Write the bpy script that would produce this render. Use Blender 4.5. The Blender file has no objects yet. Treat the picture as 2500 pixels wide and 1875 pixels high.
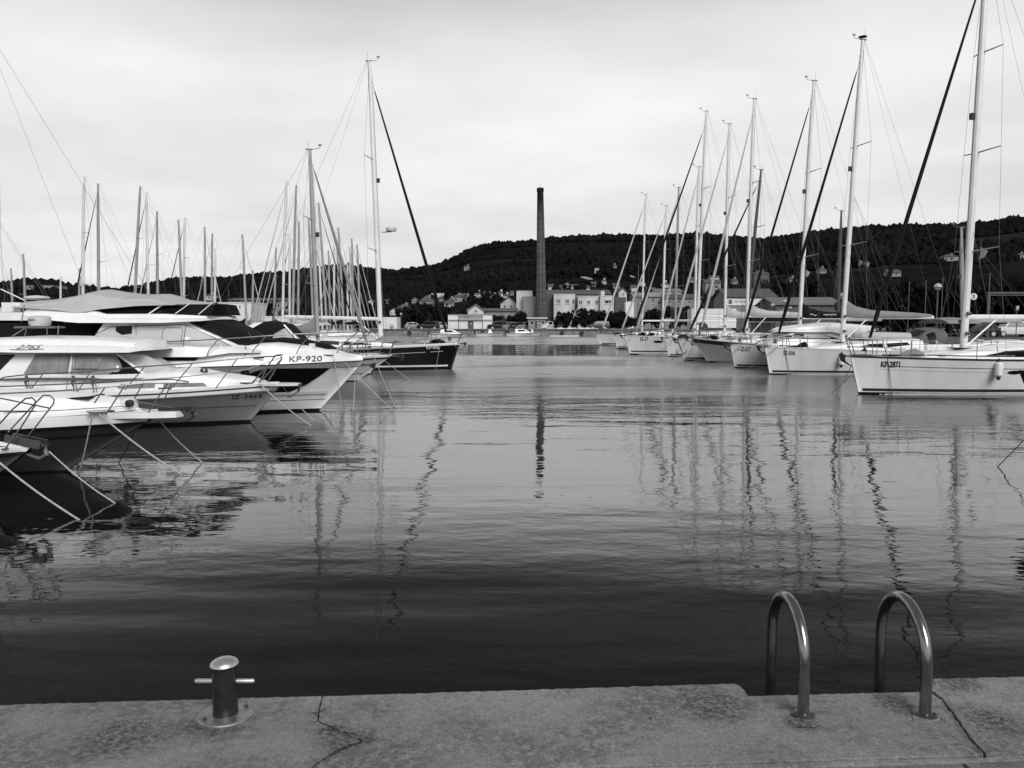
import bpy, bmesh, math, random
import numpy as np
from mathutils import Vector, Matrix
random.seed(7); rng = np.random.default_rng(7)
R = math.radians
sc = bpy.context.scene
col = sc.collection

# ------------------------------------------------------------------ camera, world, sun, exposure
F = 2000.0; TILT = R(4.27); EYE = 2.5; CX, CY = 1250.0, 937.5
ct, st = math.cos(TILT), math.sin(TILT)
cam = bpy.data.cameras.new('camera'); camo = bpy.data.objects.new('camera', cam); col.objects.link(camo)
cam.sensor_width = 36; cam.lens = 36*F/2500; cam.clip_start = .1; cam.clip_end = 8000
camo.location = (0, 0, EYE); camo.rotation_euler = (R(90)-TILT, 0, 0)
sc.camera = camo

SUN_EL, SUN_AZ = R(39), R(158)            # azimuth clockwise from +Y (the view direction)
sd = Vector((math.sin(SUN_AZ)*math.cos(SUN_EL), math.cos(SUN_AZ)*math.cos(SUN_EL), math.sin(SUN_EL)))
sl = bpy.data.lights.new('sun', 'SUN'); sl.energy = 3.0; sl.angle = R(34); sl.color = (1, 1, 1)
slo = bpy.data.objects.new('sun', sl); col.objects.link(slo)
slo.rotation_euler = sd.to_track_quat('Z', 'Y').to_euler()

w = bpy.data.worlds.new('World'); sc.world = w; w.use_nodes = True
nt = w.node_tree; nt.nodes.clear()
def N(t, **k):
    n = nt.nodes.new(t)
    for a, b in k.items(): setattr(n, a, b)
    return n
def lk(a, b): nt.links.new(a, b)
out = N('ShaderNodeOutputWorld'); bg = N('ShaderNodeBackground'); bg.inputs[1].default_value = .1
sky = N('ShaderNodeTexSky'); sky.sky_type = 'NISHITA'; sky.sun_disc = False
sky.sun_elevation = SUN_EL; sky.sun_rotation = SUN_AZ
bw = N('ShaderNodeRGBToBW'); lk(sky.outputs[0], bw.inputs[0])
tc = N('ShaderNodeTexCoord'); sx = N('ShaderNodeSeparateXYZ'); lk(tc.outputs['Generated'], sx.inputs[0])
def mth(op, a, b=None, c=None, clamp=False):
    n = N('ShaderNodeMath', operation=op); n.use_clamp = clamp
    for i, q in enumerate((a, b, c)):
        if q is None: continue
        if isinstance(q, (int, float)): n.inputs[i].default_value = q
        else: lk(q, n.inputs[i])
    return n.outputs[0]
zc = mth('MAXIMUM', sx.outputs[2], 0.0)
den = mth('ADD', zc, .13)
cx_ = mth('DIVIDE', sx.outputs[0], den); cy_ = mth('DIVIDE', sx.outputs[1], den)
cv = N('ShaderNodeCombineXYZ'); lk(cx_, cv.inputs[0]); lk(cy_, cv.inputs[1])
n1 = N('ShaderNodeTexNoise'); n1.inputs['Scale'].default_value = .55; n1.inputs['Detail'].default_value = 6
n1.inputs['Roughness'].default_value = .5; lk(cv.outputs[0], n1.inputs['Vector'])
n2 = N('ShaderNodeTexNoise'); n2.inputs['Scale'].default_value = 1.7; n2.inputs['Detail'].default_value = 5
n2.inputs['Roughness'].default_value = .5; lk(cv.outputs[0], n2.inputs['Vector'])
ramp = N('ShaderNodeValToRGB'); lk(zc, ramp.inputs[0])
els = ramp.color_ramp.elements
pts = [(0, .76), (.09, .82), (.17, .9), (.27, .9), (.33, .78), (.37, .62), (.43, .36), (.55, .25), (1, .22)]
els[0].position, els[1].position = pts[0][0], pts[-1][0]
els[0].color = (pts[0][1],)*3+(1,); els[1].color = (pts[-1][1],)*3+(1,)
for p, v in pts[1:-1]:
    e = els.new(p); e.color = (v, v, v, 1)
bw2 = N('ShaderNodeRGBToBW'); lk(ramp.outputs[0], bw2.inputs[0])
cl = mth('ADD', mth('MULTIPLY', mth('SUBTRACT', n1.outputs[0], .5), .85), mth('MULTIPLY', mth('SUBTRACT', n2.outputs[0], .5), .26))
oc = mth('MULTIPLY', bw2.outputs[0], mth('ADD', 1.03, cl))
val = mth('ADD', mth('MULTIPLY', bw.outputs[0], .06), mth('MULTIPLY', oc, 9.0))
lk(val, bg.inputs[0]); lk(bg.outputs[0], out.inputs[0])

vs = sc.view_settings; vs.view_transform = 'Standard'; vs.look = 'None'; vs.exposure = 0; vs.gamma = 1; vs.use_curve_mapping = False
sc.cycles.max_bounces = 6; sc.cycles.glossy_bounces = 4; sc.cycles.diffuse_bounces = 3; sc.cycles.caustics_reflective = False

# ------------------------------------------------------------------ helpers
def ray(px, py):
    u = (px-CX)/F; v = (CY-py)/F
    return Vector((u, ct+v*st, -st+v*ct))
def at(px, py, Y):
    d = ray(px, py); s = Y/d.y
    return Vector((d.x*s, Y, EYE+d.z*s))
def on(px, py, z=0.0):
    d = ray(px, py); s = (z-EYE)/d.z
    return Vector((d.x*s, d.y*s, z))

MATS = {}
def mat(name, v, rough=.5, metal=0, var=.12, scale=2.5, bump=0, bscale=40, spec=.5, streak=False, coat=0):
    if name in MATS: return MATS[name]
    m = bpy.data.materials.new(name); m.use_nodes = True; t = m.node_tree
    b = t.nodes['Principled BSDF']
    b.inputs['Roughness'].default_value = rough; b.inputs['Metallic'].default_value = metal
    b.inputs['Specular IOR Level'].default_value = spec; b.inputs['Coat Weight'].default_value = coat
    tcn = t.nodes.new('ShaderNodeTexCoord'); nz = t.nodes.new('ShaderNodeTexNoise')
    nz.inputs['Scale'].default_value = scale; nz.inputs['Detail'].default_value = 6; nz.inputs['Roughness'].default_value = .65
    src = tcn.outputs['Object']
    if streak:
        mp = t.nodes.new('ShaderNodeMapping'); mp.inputs['Scale'].default_value = (1, 1, .12)
        t.links.new(src, mp.inputs[0]); t.links.new(mp.outputs[0], nz.inputs['Vector'])
    else: t.links.new(src, nz.inputs['Vector'])
    mr = t.nodes.new('ShaderNodeMapRange'); mr.inputs[1].default_value = .3; mr.inputs[2].default_value = .7
    mr.inputs[3].default_value = v*(1-var); mr.inputs[4].default_value = min(.9, v*(1+var))
    t.links.new(nz.outputs[0], mr.inputs[0]); t.links.new(mr.outputs[0], b.inputs['Base Color'])
    if bump:
        n2_ = t.nodes.new('ShaderNodeTexNoise'); n2_.inputs['Scale'].default_value = bscale; n2_.inputs['Detail'].default_value = 4
        t.links.new(src, n2_.inputs['Vector'])
        bp = t.nodes.new('ShaderNodeBump'); bp.inputs['Strength'].default_value = bump; bp.inputs['Distance'].default_value = .02
        t.links.new(n2_.outputs[0], bp.inputs['Height']); t.links.new(bp.outputs[0], b.inputs['Normal'])
    MATS[name] = m
    return m
WHITE = mat('white_gelcoat', .74, .28, var=.09, scale=1.6, streak=True)
WHITE2 = mat('aged_white_gelcoat', .6, .35, var=.1, streak=True)
OFFW = mat('pale_grey_gelcoat', .5, .35, var=.06)
GREYH = mat('grey_hull', .2, .3, var=.08, streak=True)  # mid grey for the cabin cruiser hull, darker than its white gunwale
DGREYH = mat('dark_grey_hull', .06, .28, var=.1, streak=True)  # darker grey for the two nearest left hulls below their white gunwales
NAVY = mat('navy_hull_paint', .006, .12, var=.2)
ANTI = mat('antifouling', .008, .9, var=.3, spec=.05)
STRIPE = mat('dark_stripe', .02, .4)
GLASS = mat('tinted_glass', .006, .06, var=.1, spec=.35)
CURT = mat('curtained_glass', .19, .6, var=.35, scale=5, streak=True)
COVERW = mat('pale_window_cover', .42, .6, var=.06)
CANVAS = mat('grey_canvas', .4, .85, var=.07, scale=4, bump=.25, bscale=9)
CANVG = mat('mid_grey_canvas', .2, .85, var=.15, scale=3, bump=.3, bscale=9)
CANVM = mat('dark_grey_canvas', .1, .85, var=.25, scale=3, bump=.3, bscale=9)
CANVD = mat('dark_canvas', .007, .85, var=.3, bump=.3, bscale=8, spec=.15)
ALU = mat('mast_aluminium', .68, .38, var=.08, scale=1.5)
ALUG = mat('grey_mast_aluminium', .3, .4, var=.12)
ALUD = mat('dark_mast', .05, .45, var=.15)
STEEL = mat('stainless_steel', .2, .36, .8, var=.1, scale=8)
STEELD = mat('dull_stainless', .13, .32, .85, var=.2, scale=10)
WIRE = mat('rigging_wire', .13, .5, var=.1)
ROPE = mat('mooring_rope_fibre', .42, .9, var=.3, scale=30, bump=.6, bscale=90)
ROPED = mat('dark_mooring_rope', .1, .9, var=.3, scale=30, bump=.6, bscale=90)
RUBBER = mat('black_rubber', .012, .6, var=.2)
ANCH = mat('galvanised_anchor', .14, .5, .4, var=.3, scale=8)
CONC = None

class MB:
    def __init__(s): s.v = []; s.f = []; s.mi = []
    def add(s, vs_, fs, mi=0):
        o = len(s.v); s.v += [tuple(q) for q in vs_]
        for f in fs: s.f.append(tuple(i+o for i in f)); s.mi.append(mi)
        return s
    def box(s, c, d, rz=0, mi=0, ry=0):
        x, y, z = d[0]/2, d[1]/2, d[2]/2
        P = [(-x,-y,-z),(x,-y,-z),(x,y,-z),(-x,y,-z),(-x,-y,z),(x,-y,z),(x,y,z),(-x,y,z)]
        M = Matrix.Translation(c) @ Matrix.Rotation(rz, 4, 'Z') @ Matrix.Rotation(ry, 4, 'Y')
        return s.add([M @ Vector(p) for p in P], [(0,3,2,1),(4,5,6,7),(0,1,5,4),(1,2,6,5),(2,3,7,6),(3,0,4,7)], mi)
    def tube(s, pts_, r, n=7, mi=0, cap=True, flat=1.0):
        P = [Vector(p) for p in pts_]; k = len(P)
        rs = r if isinstance(r, (list, tuple)) else [r]*k
        T = []
        for i in range(k):
            a = P[max(i-1, 0)]; b = P[min(i+1, k-1)]
            T.append((b-a).normalized() if (b-a).length > 1e-9 else Vector((0,0,1)))
        up = Vector((0,0,1)) if abs(T[0].z) < .9 else Vector((1,0,0))
        nx = T[0].cross(up).normalized(); V = []
        for i in range(k):
            nx = (nx - T[i]*nx.dot(T[i])); nx = nx.normalized() if nx.length > 1e-6 else T[i].orthogonal().normalized()
            ny = T[i].cross(nx)
            for j in range(n):
                a = 2*math.pi*j/n
                V.append(P[i]+nx*math.cos(a)*rs[i]+ny*math.sin(a)*rs[i]*flat)
        fs = []
        for i in range(k-1):
            for j in range(n):
                fs.append((i*n+j, i*n+(j+1)%n, (i+1)*n+(j+1)%n, (i+1)*n+j))
        if cap:
            fs.append(tuple(range(n-1, -1, -1))); fs.append(tuple((k-1)*n+j for j in range(n)))
        return s.add(V, fs, mi)
    def lathe(s, prof, c=(0,0,0), n=16, mi=0, axis='Z'):
        V = []
        for r_, z in prof:
            for j in range(n):
                a = 2*math.pi*j/n
                p = (r_*math.cos(a), r_*math.sin(a), z)
                if axis == 'X': p = (p[2], p[0], p[1])
                if axis == 'Y': p = (p[0], p[2], p[1])
                V.append((p[0]+c[0], p[1]+c[1], p[2]+c[2]))
        k = len(prof); fs = []
        for i in range(k-1):
            for j in range(n): fs.append((i*n+j, i*n+(j+1)%n, (i+1)*n+(j+1)%n, (i+1)*n+j))
        fs.append(tuple(range(n-1,-1,-1))); fs.append(tuple((k-1)*n+j for j in range(n)))
        return s.add(V, fs, mi)
    def loft(s, rings, closed=False, caps=True, mi=0):
        n = len(rings[0]); V = [p for r_ in rings for p in r_]; fs = []
        for i in range(len(rings)-1):
            for j in range(n if closed else n-1):
                fs.append((i*n+j, i*n+(j+1)%n, (i+1)*n+(j+1)%n, (i+1)*n+j))
        if caps: fs.append(tuple(range(n-1,-1,-1))); fs.append(tuple((len(rings)-1)*n+j for j in range(n)))
        return s.add(V, fs, mi)
    def prism(s, poly, z0, z1, mi=0):
        n = len(poly)
        V = [(p[0], p[1], z0) for p in poly]+[(p[0], p[1], z1) for p in poly]
        return s.add(V, [tuple(range(n-1,-1,-1)), tuple(range(n, 2*n))]+[(i, (i+1)%n, n+(i+1)%n, n+i) for i in range(n)], mi)
    def mesh(s, name, mats, smooth=True, ang=35):
        me = bpy.data.meshes.new(name); me.from_pydata(s.v, [], s.f)
        if not isinstance(mats, (list, tuple)): mats = [mats]
        for m in mats: me.materials.append(m)
        if len(mats) > 1: me.polygons.foreach_set('material_index', s.mi)
        bm = bmesh.new(); bm.from_mesh(me); bmesh.ops.recalc_face_normals(bm, faces=bm.faces); bm.to_mesh(me); bm.free()
        if smooth:
            me.polygons.foreach_set('use_smooth', [True]*len(me.polygons)); me.set_sharp_from_angle(angle=R(ang))
        return me
    def build(s, name, mats, parent=None, smooth=True, ang=35, loc=None):
        if not s.v: return None
        o = bpy.data.objects.new(name, s.mesh(name, mats, smooth, ang)); col.objects.link(o)
        if parent: o.parent = parent
        if loc is not None: o.location = loc
        return o
def tag(o, label, cat, group=None, kind=None):
    if label: o['label'] = label
    if cat: o['category'] = cat
    if group: o['group'] = group
    if kind: o['kind'] = kind
    return o
def thing(name, label, cat, loc=(0,0,0), rz=0, group=None):
    o = bpy.data.objects.new(name, None); o.empty_display_size = .2; col.objects.link(o)
    o.location = loc; o.rotation_euler = (0, 0, rz)
    return tag(o, label, cat, group)
def copy_tree(o, parent=None):
    c = o.copy(); col.objects.link(c); c.parent = parent
    for ch in list(o.children): copy_tree(ch, c)
    return c
def lerp(a, b, t): return a+(b-a)*t
def interp(x, tab):
    if x <= tab[0][0]: return tab[0][1]
    for (a, b), (c, d) in zip(tab, tab[1:]):
        if x <= c: return b+(d-b)*(x-a)/(c-a)
    return tab[-1][1]
def text_polys(txt, size, font_scale=(1, 1), shear=0, bold=0):
    cu = bpy.data.curves.new('t', 'FONT'); cu.body = txt; cu.size = 1; cu.shear = shear; cu.resolution_u = 3; cu.offset = bold
    o = bpy.data.objects.new('t', cu); col.objects.link(o)
    me = bpy.data.meshes.new_from_object(o.evaluated_get(bpy.context.evaluated_depsgraph_get()))
    V = [(v.co.x, v.co.y) for v in me.vertices]; Fs = [tuple(p.vertices) for p in me.polygons]
    bpy.data.objects.remove(o); bpy.data.curves.remove(cu); bpy.data.meshes.remove(me)
    x0 = min(v[0] for v in V); y0 = min(v[1] for v in V); h = max(v[1] for v in V)-y0
    k = size/h
    return [((v[0]-x0)*k*font_scale[0], (v[1]-y0)*k*font_scale[1]) for v in V], Fs
# ------------------------------------------------------------------ water
def water_material():
    m = bpy.data.materials.new('harbour_water'); m.use_nodes = True; t = m.node_tree; t.nodes.clear()
    nn = lambda ty: t.nodes.new(ty)
    o = nn('ShaderNodeOutputMaterial'); mix = nn('ShaderNodeMixShader'); fr = nn('ShaderNodeFresnel'); fr.inputs[0].default_value = 1.333
    df = nn('ShaderNodeBsdfDiffuse'); df.inputs[0].default_value = (.0085,)*3+(1,)
    gl = nn('ShaderNodeBsdfGlossy'); gl.inputs['Roughness'].default_value = .015; gl.inputs[0].default_value = (.95, .95, .95, 1)
    g = nn('ShaderNodeNewGeometry'); sep = nn('ShaderNodeSeparateXYZ'); t.links.new(g.outputs['Position'], sep.inputs[0])
    def mp(scale, rot=0):
        q = nn('ShaderNodeMapping'); q.inputs['Scale'].default_value = scale; q.inputs['Rotation'].default_value = (0, 0, rot)
        t.links.new(g.outputs['Position'], q.inputs[0]); return q.outputs[0]
    def noise(vec, sc_, det, ro):
        q = nn('ShaderNodeTexNoise'); q.inputs['Scale'].default_value = sc_; q.inputs['Detail'].default_value = det; q.inputs['Roughness'].default_value = ro
        t.links.new(vec, q.inputs['Vector']); return q.outputs[0]
    def ma(op, a, b, clamp=False):
        q = nn('ShaderNodeMath'); q.operation = op; q.use_clamp = clamp
        for i, x in enumerate((a, b)):
            if isinstance(x, (int, float)): q.inputs[i].default_value = x
            else: t.links.new(x, q.inputs[i])
        return q.outputs[0]
    def mrange(x, a, b, c, d):
        q = nn('ShaderNodeMapRange'); q.interpolation_type = 'SMOOTHSTEP'
        for i, v in enumerate((a, b, c, d)): q.inputs[i+1].default_value = v
        t.links.new(x, q.inputs[0]); return q.outputs[0]
    swell = noise(mp((.26, 1, 1), .14), .62, 2.6, .42)
    rip = noise(mp((.5, 1, 1), .18), 2.1, 3, .55)
    fine = noise(mp((.65, 1, 1), -.1), 7, 2, .5)
    # wind patches: calm and ruffled areas of the basin
    patch = noise(mp((.05, .16, 1), .1), 1, 3, .55)
    pw = mrange(patch, .38, .62, .35, 1.25)
    # ruffled middle of the basin, a calm lane in front of the far quay, ruffled again under it
    yj = ma('ADD', sep.outputs[1], ma('MULTIPLY', ma('SUBTRACT', noise(mp((.03, .05, 1)), 1, 2, .5), .5), 16))
    mid = mrange(yj, 17, 34, .0, 1.0)
    calm = ma('MULTIPLY', mrange(yj, 60, 66, 0, 1), mrange(yj, 92, 98, 1, 0))
    lane = ma('SUBTRACT', 1, ma('MULTIPLY', calm, .9))
    amp = ma('MULTIPLY', ma('MULTIPLY', ma('ADD', .52, ma('MULTIPLY', mid, 1.55)), lane), pw)
    h = ma('ADD', ma('ADD', ma('MULTIPLY', swell, mrange(sep.outputs[1], 7, 18, .047, .036)), ma('MULTIPLY', ma('MULTIPLY', rip, .018), amp)), ma('MULTIPLY', ma('MULTIPLY', fine, .0042), amp))
    t.links.new(ma('MAXIMUM', .028, ma('MULTIPLY', ma('MULTIPLY', mrange(yj, 16, 42, .0, .28), lane), mrange(patch, .36, .6, .65, 1.1))), gl.inputs['Roughness'])
    bp = nn('ShaderNodeBump'); bp.inputs['Strength'].default_value = 1; bp.inputs['Distance'].default_value = 1.0
    t.links.new(h, bp.inputs['Height'])
    for x in (fr, gl): t.links.new(bp.outputs[0], x.inputs['Normal'])
    rp = nn('ShaderNodeValToRGB'); rp.color_ramp.interpolation = 'B_SPLINE'; e_ = rp.color_ramp.elements
    cv_ = [(0, .02), (.135, .028), (.165, .042), (.195, .11), (.235, .27), (.28, .39), (.35, .45), (.48, .52), (.75, .68), (1, .92)]
    e_[0].position = 0; e_[0].color = (cv_[0][1],)*3+(1,); e_[1].position = 1; e_[1].color = (cv_[-1][1],)*3+(1,)
    for p_, v_ in cv_[1:-1]: k_ = e_.new(p_); k_.color = (v_, v_, v_, 1)
    t.links.new(fr.outputs[0], rp.inputs[0]); t.links.new(rp.outputs[0], mix.inputs[0]); t.links.new(df.outputs[0], mix.inputs[1]); t.links.new(gl.outputs[0], mix.inputs[2])
    t.links.new(mix.outputs[0], o.inputs[0])
    return m
wm = MB().add([(-900, -60, 0), (900, -60, 0), (900, 157, 0), (-900, 157, 0)], [(0, 1, 2, 3)])
tag(wm.build('water', water_material(), smooth=False), None, None, kind='structure')

# ------------------------------------------------------------------ near quay
def concrete(name, v, stain=.55):
    m = bpy.data.materials.new(name); m.use_nodes = True; t = m.node_tree; b = t.nodes['Principled BSDF']
    b.inputs['Roughness'].default_value = .85; b.inputs['Specular IOR Level'].default_value = .3
    g = t.nodes.new('ShaderNodeNewGeometry')
    def noise(s_, d, r_, w_=0):
        q = t.nodes.new('ShaderNodeTexNoise'); q.inputs['Scale'].default_value = s_; q.inputs['Detail'].default_value = d; q.inputs['Roughness'].default_value = r_
        t.links.new(g.outputs['Position'], q.inputs['Vector']); return q.outputs[0]
    def mr(x, a, bb, c, d):
        q = t.nodes.new('ShaderNodeMapRange')
        for i, k in enumerate((a, bb, c, d)): q.inputs[i+1].default_value = k
        t.links.new(x, q.inputs[0]); return q.outputs[0]
    def ml(a, c):
        q = t.nodes.new('ShaderNodeMath'); q.operation = 'MULTIPLY'
        for i, x in enumerate((a, c)):
            if isinstance(x, float): q.inputs[i].default_value = x
            else: t.links.new(x, q.inputs[i])
        return q.outputs[0]
    smudge = mr(noise(24, 6, .8), .4, .62, .0, 1.0)
    area = mr(noise(2.1, 5, .65), .42, .62, .0, 1.0)
    blotch = ml(mr(ml(smudge, area), .0, .55, 1.0, stain-.02), mr(noise(4.2, 8, .75), .3, .45, stain+.25, 1.0))
    smudge2 = mr(noise(46, 7, .8), .44, .6, .0, 1.0)
    big = mr(noise(1.1, 4, .6), .3, .7, .8, 1.18)
    grain = mr(noise(140, 3, .7), .3, .7, .6, 1.4)
    grain2 = mr(noise(34, 5, .75), .35, .65, .84, 1.16)
    for (sx_, sy_, sr_) in ((850, 1803, .13), (800, 1782, .07), (775, 1740, .06), (2340, 1672, .12), (2420, 1760, .16), (1740, 1720, .2), (1960, 1765, .09), (2180, 1715, .12), (520, 1765, .16), (300, 1800, .22)):
        w_ = on(sx_, sy_, 1.0); vd = t.nodes.new('ShaderNodeVectorMath'); vd.operation = 'DISTANCE'; vd.inputs[1].default_value = tuple(w_)
        t.links.new(g.outputs['Position'], vd.inputs[0])
        near_ = mr(vd.outputs['Value'], sr_*.25, sr_, 1.0, 0.0)
        blotch = ml(blotch, mr(ml(near_, smudge2), 0.0, .6, 1.0, .34))
    c = ml(ml(ml(ml(blotch, big), grain), grain2), v)
    t.links.new(c, b.inputs['Base Color'])
    bp = t.nodes.new('ShaderNodeBump'); bp.inputs['Strength'].default_value = .7; bp.inputs['Distance'].default_value = .008
    t.links.new(noise(60, 8, .75), bp.inputs['Height']); t.links.new(bp.outputs[0], b.inputs['Normal'])
    return m
CONC = concrete('weathered_concrete', .215)
CONCD = concrete('dark_joint_mortar', .24)
PAVE = concrete('paving_concrete', .15, .7)
GAP = mat('dirt_in_crack', .012, .95)
QZ = 1.0
def jag(pl, amp=2.0, step=14, seed=1):
    rr = random.Random(seed); o = []
    for (x0, y0), (x1, y1) in zip(pl, pl[1:]):
        n = max(1, int(math.hypot(x1-x0, y1-y0)/step)); n = min(n, 120)
        for i in range(n):
            t = i/n; j = amp if i else amp*.4
            o.append((lerp(x0, x1, t)+rr.uniform(-j, j)*.8, lerp(y0, y1, t)+rr.uniform(-j, j)*.8))
    o.append(pl[-1]); return o
def q(p, dz=0): a = on(p[0], p[1], QZ); return (a.x, a.y)
quay = MB()
edge = [(-4200, 1846), (0, 1721), (785, 1699), (1700, 1671), (1816, 1669), (1826, 1698), (2262, 1688), (2270, 1659), (2500, 1654), (6500, 1566)]
body = [q(p) for p in edge]
body = [(x, y-.012) for x, y in body]+[(body[-1][0], -14), (body[0][0], -14)]
quay.prism(body, -4, QZ-.02)
qo = quay.build('quay', GAP, smooth=False); tag(qo, None, None, kind='structure')
crack1 = [(788, 1698), (781, 1722), (775, 1760), (800, 1770), (838, 1788), (886, 1809), (850, 1821), (800, 1846), (768, 1868), (757, 1879)]
crack2 = [(2274, 1688), (2298, 1704), (2330, 1746), (2352, 1778), (2368, 1802), (2402, 1838)]
def offp(P, k, seed=3):
    o = []
    for i_ in range(len(P)):
        a_, b_ = P[max(0, i_-1)], P[min(len(P)-1, i_+1)]; dx, dy = b_[0]-a_[0], b_[1]-a_[1]; l_ = math.hypot(dx, dy)
        o.append((P[i_][0]-dy/l_*k, P[i_][1]+dx/l_*k*.9))
    return jag(o, 1.5, 6, seed)
e1 = jag([(0, 1721), (785, 1699)], 1.3, 12, 5); e0 = [(-4200, 1846)]
e2 = jag([(791, 1698), (1700, 1670), (1790, 1667), (1806, 1672), (1818, 1684), (1826, 1698), (2266, 1687)], 1.3, 12, 6)
e3 = jag([(2278, 1659), (2500, 1654)], 1.3, 12, 7)+[(6500, 1566)]
back = lambda x: 1862-(x-1700)*.0305
A = e0+e1+offp(crack1, 1.9, 3)+[(745, back(745)), (0, back(0)), (-4200, back(-4200))]
Bp = e2+[(2272, 1689)]+offp(crack2, 1.7, 5)+jag([(2398, back(2398)), (1700, back(1700)), (753, back(753))], 1.2, 20, 8)+list(reversed(offp(crack1, -1.5, 4)))
C_ = [(2278, 1659)]+e3+[(6500, back(6500))]+jag([(2500, back(2500)), (2408, back(2408))], 1.2, 20, 9)+list(reversed(offp(crack2, -1.4, 6)))
def slab(poly, mt, z1=QZ, z0=QZ-.1, bev=.004, name='slab'):
    s = MB(); s.prism([q(p) for p in poly], z0, z1); o = s.build(name, mt, qo, smooth=False)
    bv = o.modifiers.new('b', 'BEVEL'); bv.width = bev; bv.segments = 2; bv.limit_method = 'ANGLE'; bv.angle_limit = R(60)
    return o
slab(A, CONC); slab(Bp, CONC, QZ-.002); slab(C_, CONC, QZ+.003)
# sliver broken off along the right crack
slab([(2312, 1709), (2318, 1707), (2340, 1742), (2362, 1778), (2384, 1806), (2398, 1828), (2394, 1830), (2374, 1805), (2350, 1772), (2332, 1742)], CONC, QZ+.004, QZ-.05, .001, 'broken_sliver')
def crack(path, w, seed):
    P = jag(path, 2.2, 6, seed); rr = random.Random(seed); Lp, Rp = [], []
    for i_ in range(len(P)):
        a_, b_ = P[max(0, i_-1)], P[min(len(P)-1, i_+1)]; dx, dy = b_[0]-a_[0], b_[1]-a_[1]; l_ = max(1e-6, math.hypot(dx, dy)); k_ = w*rr.uniform(.15, 1.1)*(.25 if i_ in (0, len(P)-1) else 1)
        Lp.append((P[i_][0]-dy/l_*k_, P[i_][1]+dx/l_*k_*.8)); Rp.append((P[i_][0]+dy/l_*k_, P[i_][1]-dx/l_*k_*.8))
    n_ = len(P); V_ = [on(*p_, QZ+.0052) for p_ in Lp]+[on(*p_, QZ+.0052) for p_ in Rp]
    MB().add(V_, [(k_, k_+1, n_+k_+1, n_+k_) for k_ in range(n_-1)]).build('crack_line', GAP, qo, smooth=False)
crack(crack1[2:], 1.9, 21); crack([(775, 1760), (766, 1763), (758, 1761)], 2.5, 22); crack([(838, 1788), (862, 1792), (905, 1803), (925, 1801)], 1.3, 23); crack([(800, 1846), (828, 1828), (870, 1812)], 1.4, 24)
crack([(2300, 1712), (2328, 1752), (2345, 1782), (2372, 1812), (2394, 1836)], 1.1, 25); crack([(1700, 1722), (1730, 1735), (1742, 1740)], 1.0, 26); crack([(1915, 1755), (1935, 1768), (1975, 1777), (2005, 1772)], 1.2, 27)
# mortar strip and pavers behind the coping
strip = jag([(-4200, back(-4200)+5), (0, back(0)+5), (2500, back(2500)+5), (6500, back(6500)+5)], 1.8, 13, 10)
slab(strip+[(6500, back(6500)+15)]+jag([(2500, back(2500)+15), (0, back(0)+15)], 1.5, 16, 12)+[(-4200, back(-4200)+15)], CONCD, QZ-.004, QZ-.06, .002, 'mortar_joint')
for cx_p, cy_p in ((1968, 1762), (2264, 1752)):
    slab([(cx_p+40*math.cos(R(k*24))*random.uniform(.8, 1.15), cy_p+12*math.sin(R(k*24))*random.uniform(.8, 1.15)) for k in range(15)], CONC, QZ+.003, QZ-.03, .003, 'mortar_collar')
for k in range(26):
    cx_p = random.choice((random.uniform(0, 780), random.uniform(800, 1780), random.uniform(2290, 2500), random.uniform(740, 900))); ey = interp(cx_p, edge); cy_p = ey+random.choice((random.uniform(3, 14), random.uniform(10, 120)))
    r_ = random.uniform(2.0, 6.5)
    slab([(cx_p+r_*1.5*math.cos(R(j*45))*random.uniform(.6, 1.2), cy_p+r_*.6*math.sin(R(j*45))*random.uniform(.6, 1.2)) for j in range(8)], CONC if k % 3 else CONCD, QZ+random.uniform(.004, .009), QZ-.03, .001, 'loose_grit')
i = 0
for x in range(-1150, 3900, 250):
    b0 = lambda xx: back(xx)+20
    dxx = (x-1250)*.16
    P4 = [(x+4, b0(x+4)), (x+246, b0(x+246)), (x+246+dxx+40, b0(x+246)+150), (x+4+dxx, b0(x+4)+150)]
    slab(P4, PAVE, QZ-.003+random.uniform(-.003, .003), QZ-.06, .003, 'paving_slab')
# stains raised as low lichen crusts near the joints (flat dirt patches with their own outline)
# ------------------------------------------------------------------ bollard and ladder
bc = on(551, 1747, QZ)
bo = thing('mooring_bollard', 'short polished steel mooring bollard with crossbar standing on the quay edge', 'bollard', (bc.x, bc.y, QZ))
MB().lathe([(.104, 0), (.104, .005), (.1, .009), (.05, .011)], n=40).build('base_plate', mat('scuffed_plate_steel', .3, .42, .75, var=.35, scale=18), bo, ang=30)
MB().lathe([(.0, .0), (.048, .0), (.048, .012)], n=32).build('weld_ring', STEELD, bo)
post = MB()
rings = []
for zz in (.011, .06, .12, .18): rings.append([(.0465*math.cos(a), .0465*math.sin(a), zz) for a in [2*math.pi*j/32 for j in range(32)]])
tl = lambda x, y, r_: .197+x*.03-y*.01
for rr_, up in ((.0465, -.004), (.053, .0), (.053, .006)):
    rings.append([(rr_*math.cos(a), rr_*math.sin(a), tl(rr_*math.cos(a), rr_*math.sin(a), 0)+up) for a in [2*math.pi*j/32 for j in range(32)]])
post.loft(rings, closed=True); post.build('post', mat('bollard_steel', .06, .34, .8, var=.3, scale=14), bo, ang=40)
cap = MB(); rings = []
for k in range(6):
    rr_ = .053*math.cos(k*math.pi/2/5.4); up = .006+.026*math.sin(k*math.pi/2/5.4)
    rings.append([(rr_*math.cos(a), rr_*math.sin(a), tl(rr_*math.cos(a), rr_*math.sin(a), 0)+up) for a in [2*math.pi*j/32 for j in range(32)]])
cap.loft(rings, closed=True).build('domed_cap', mat('brushed_cap_steel', .5, .42, .85, var=.15, scale=30), bo)
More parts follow.
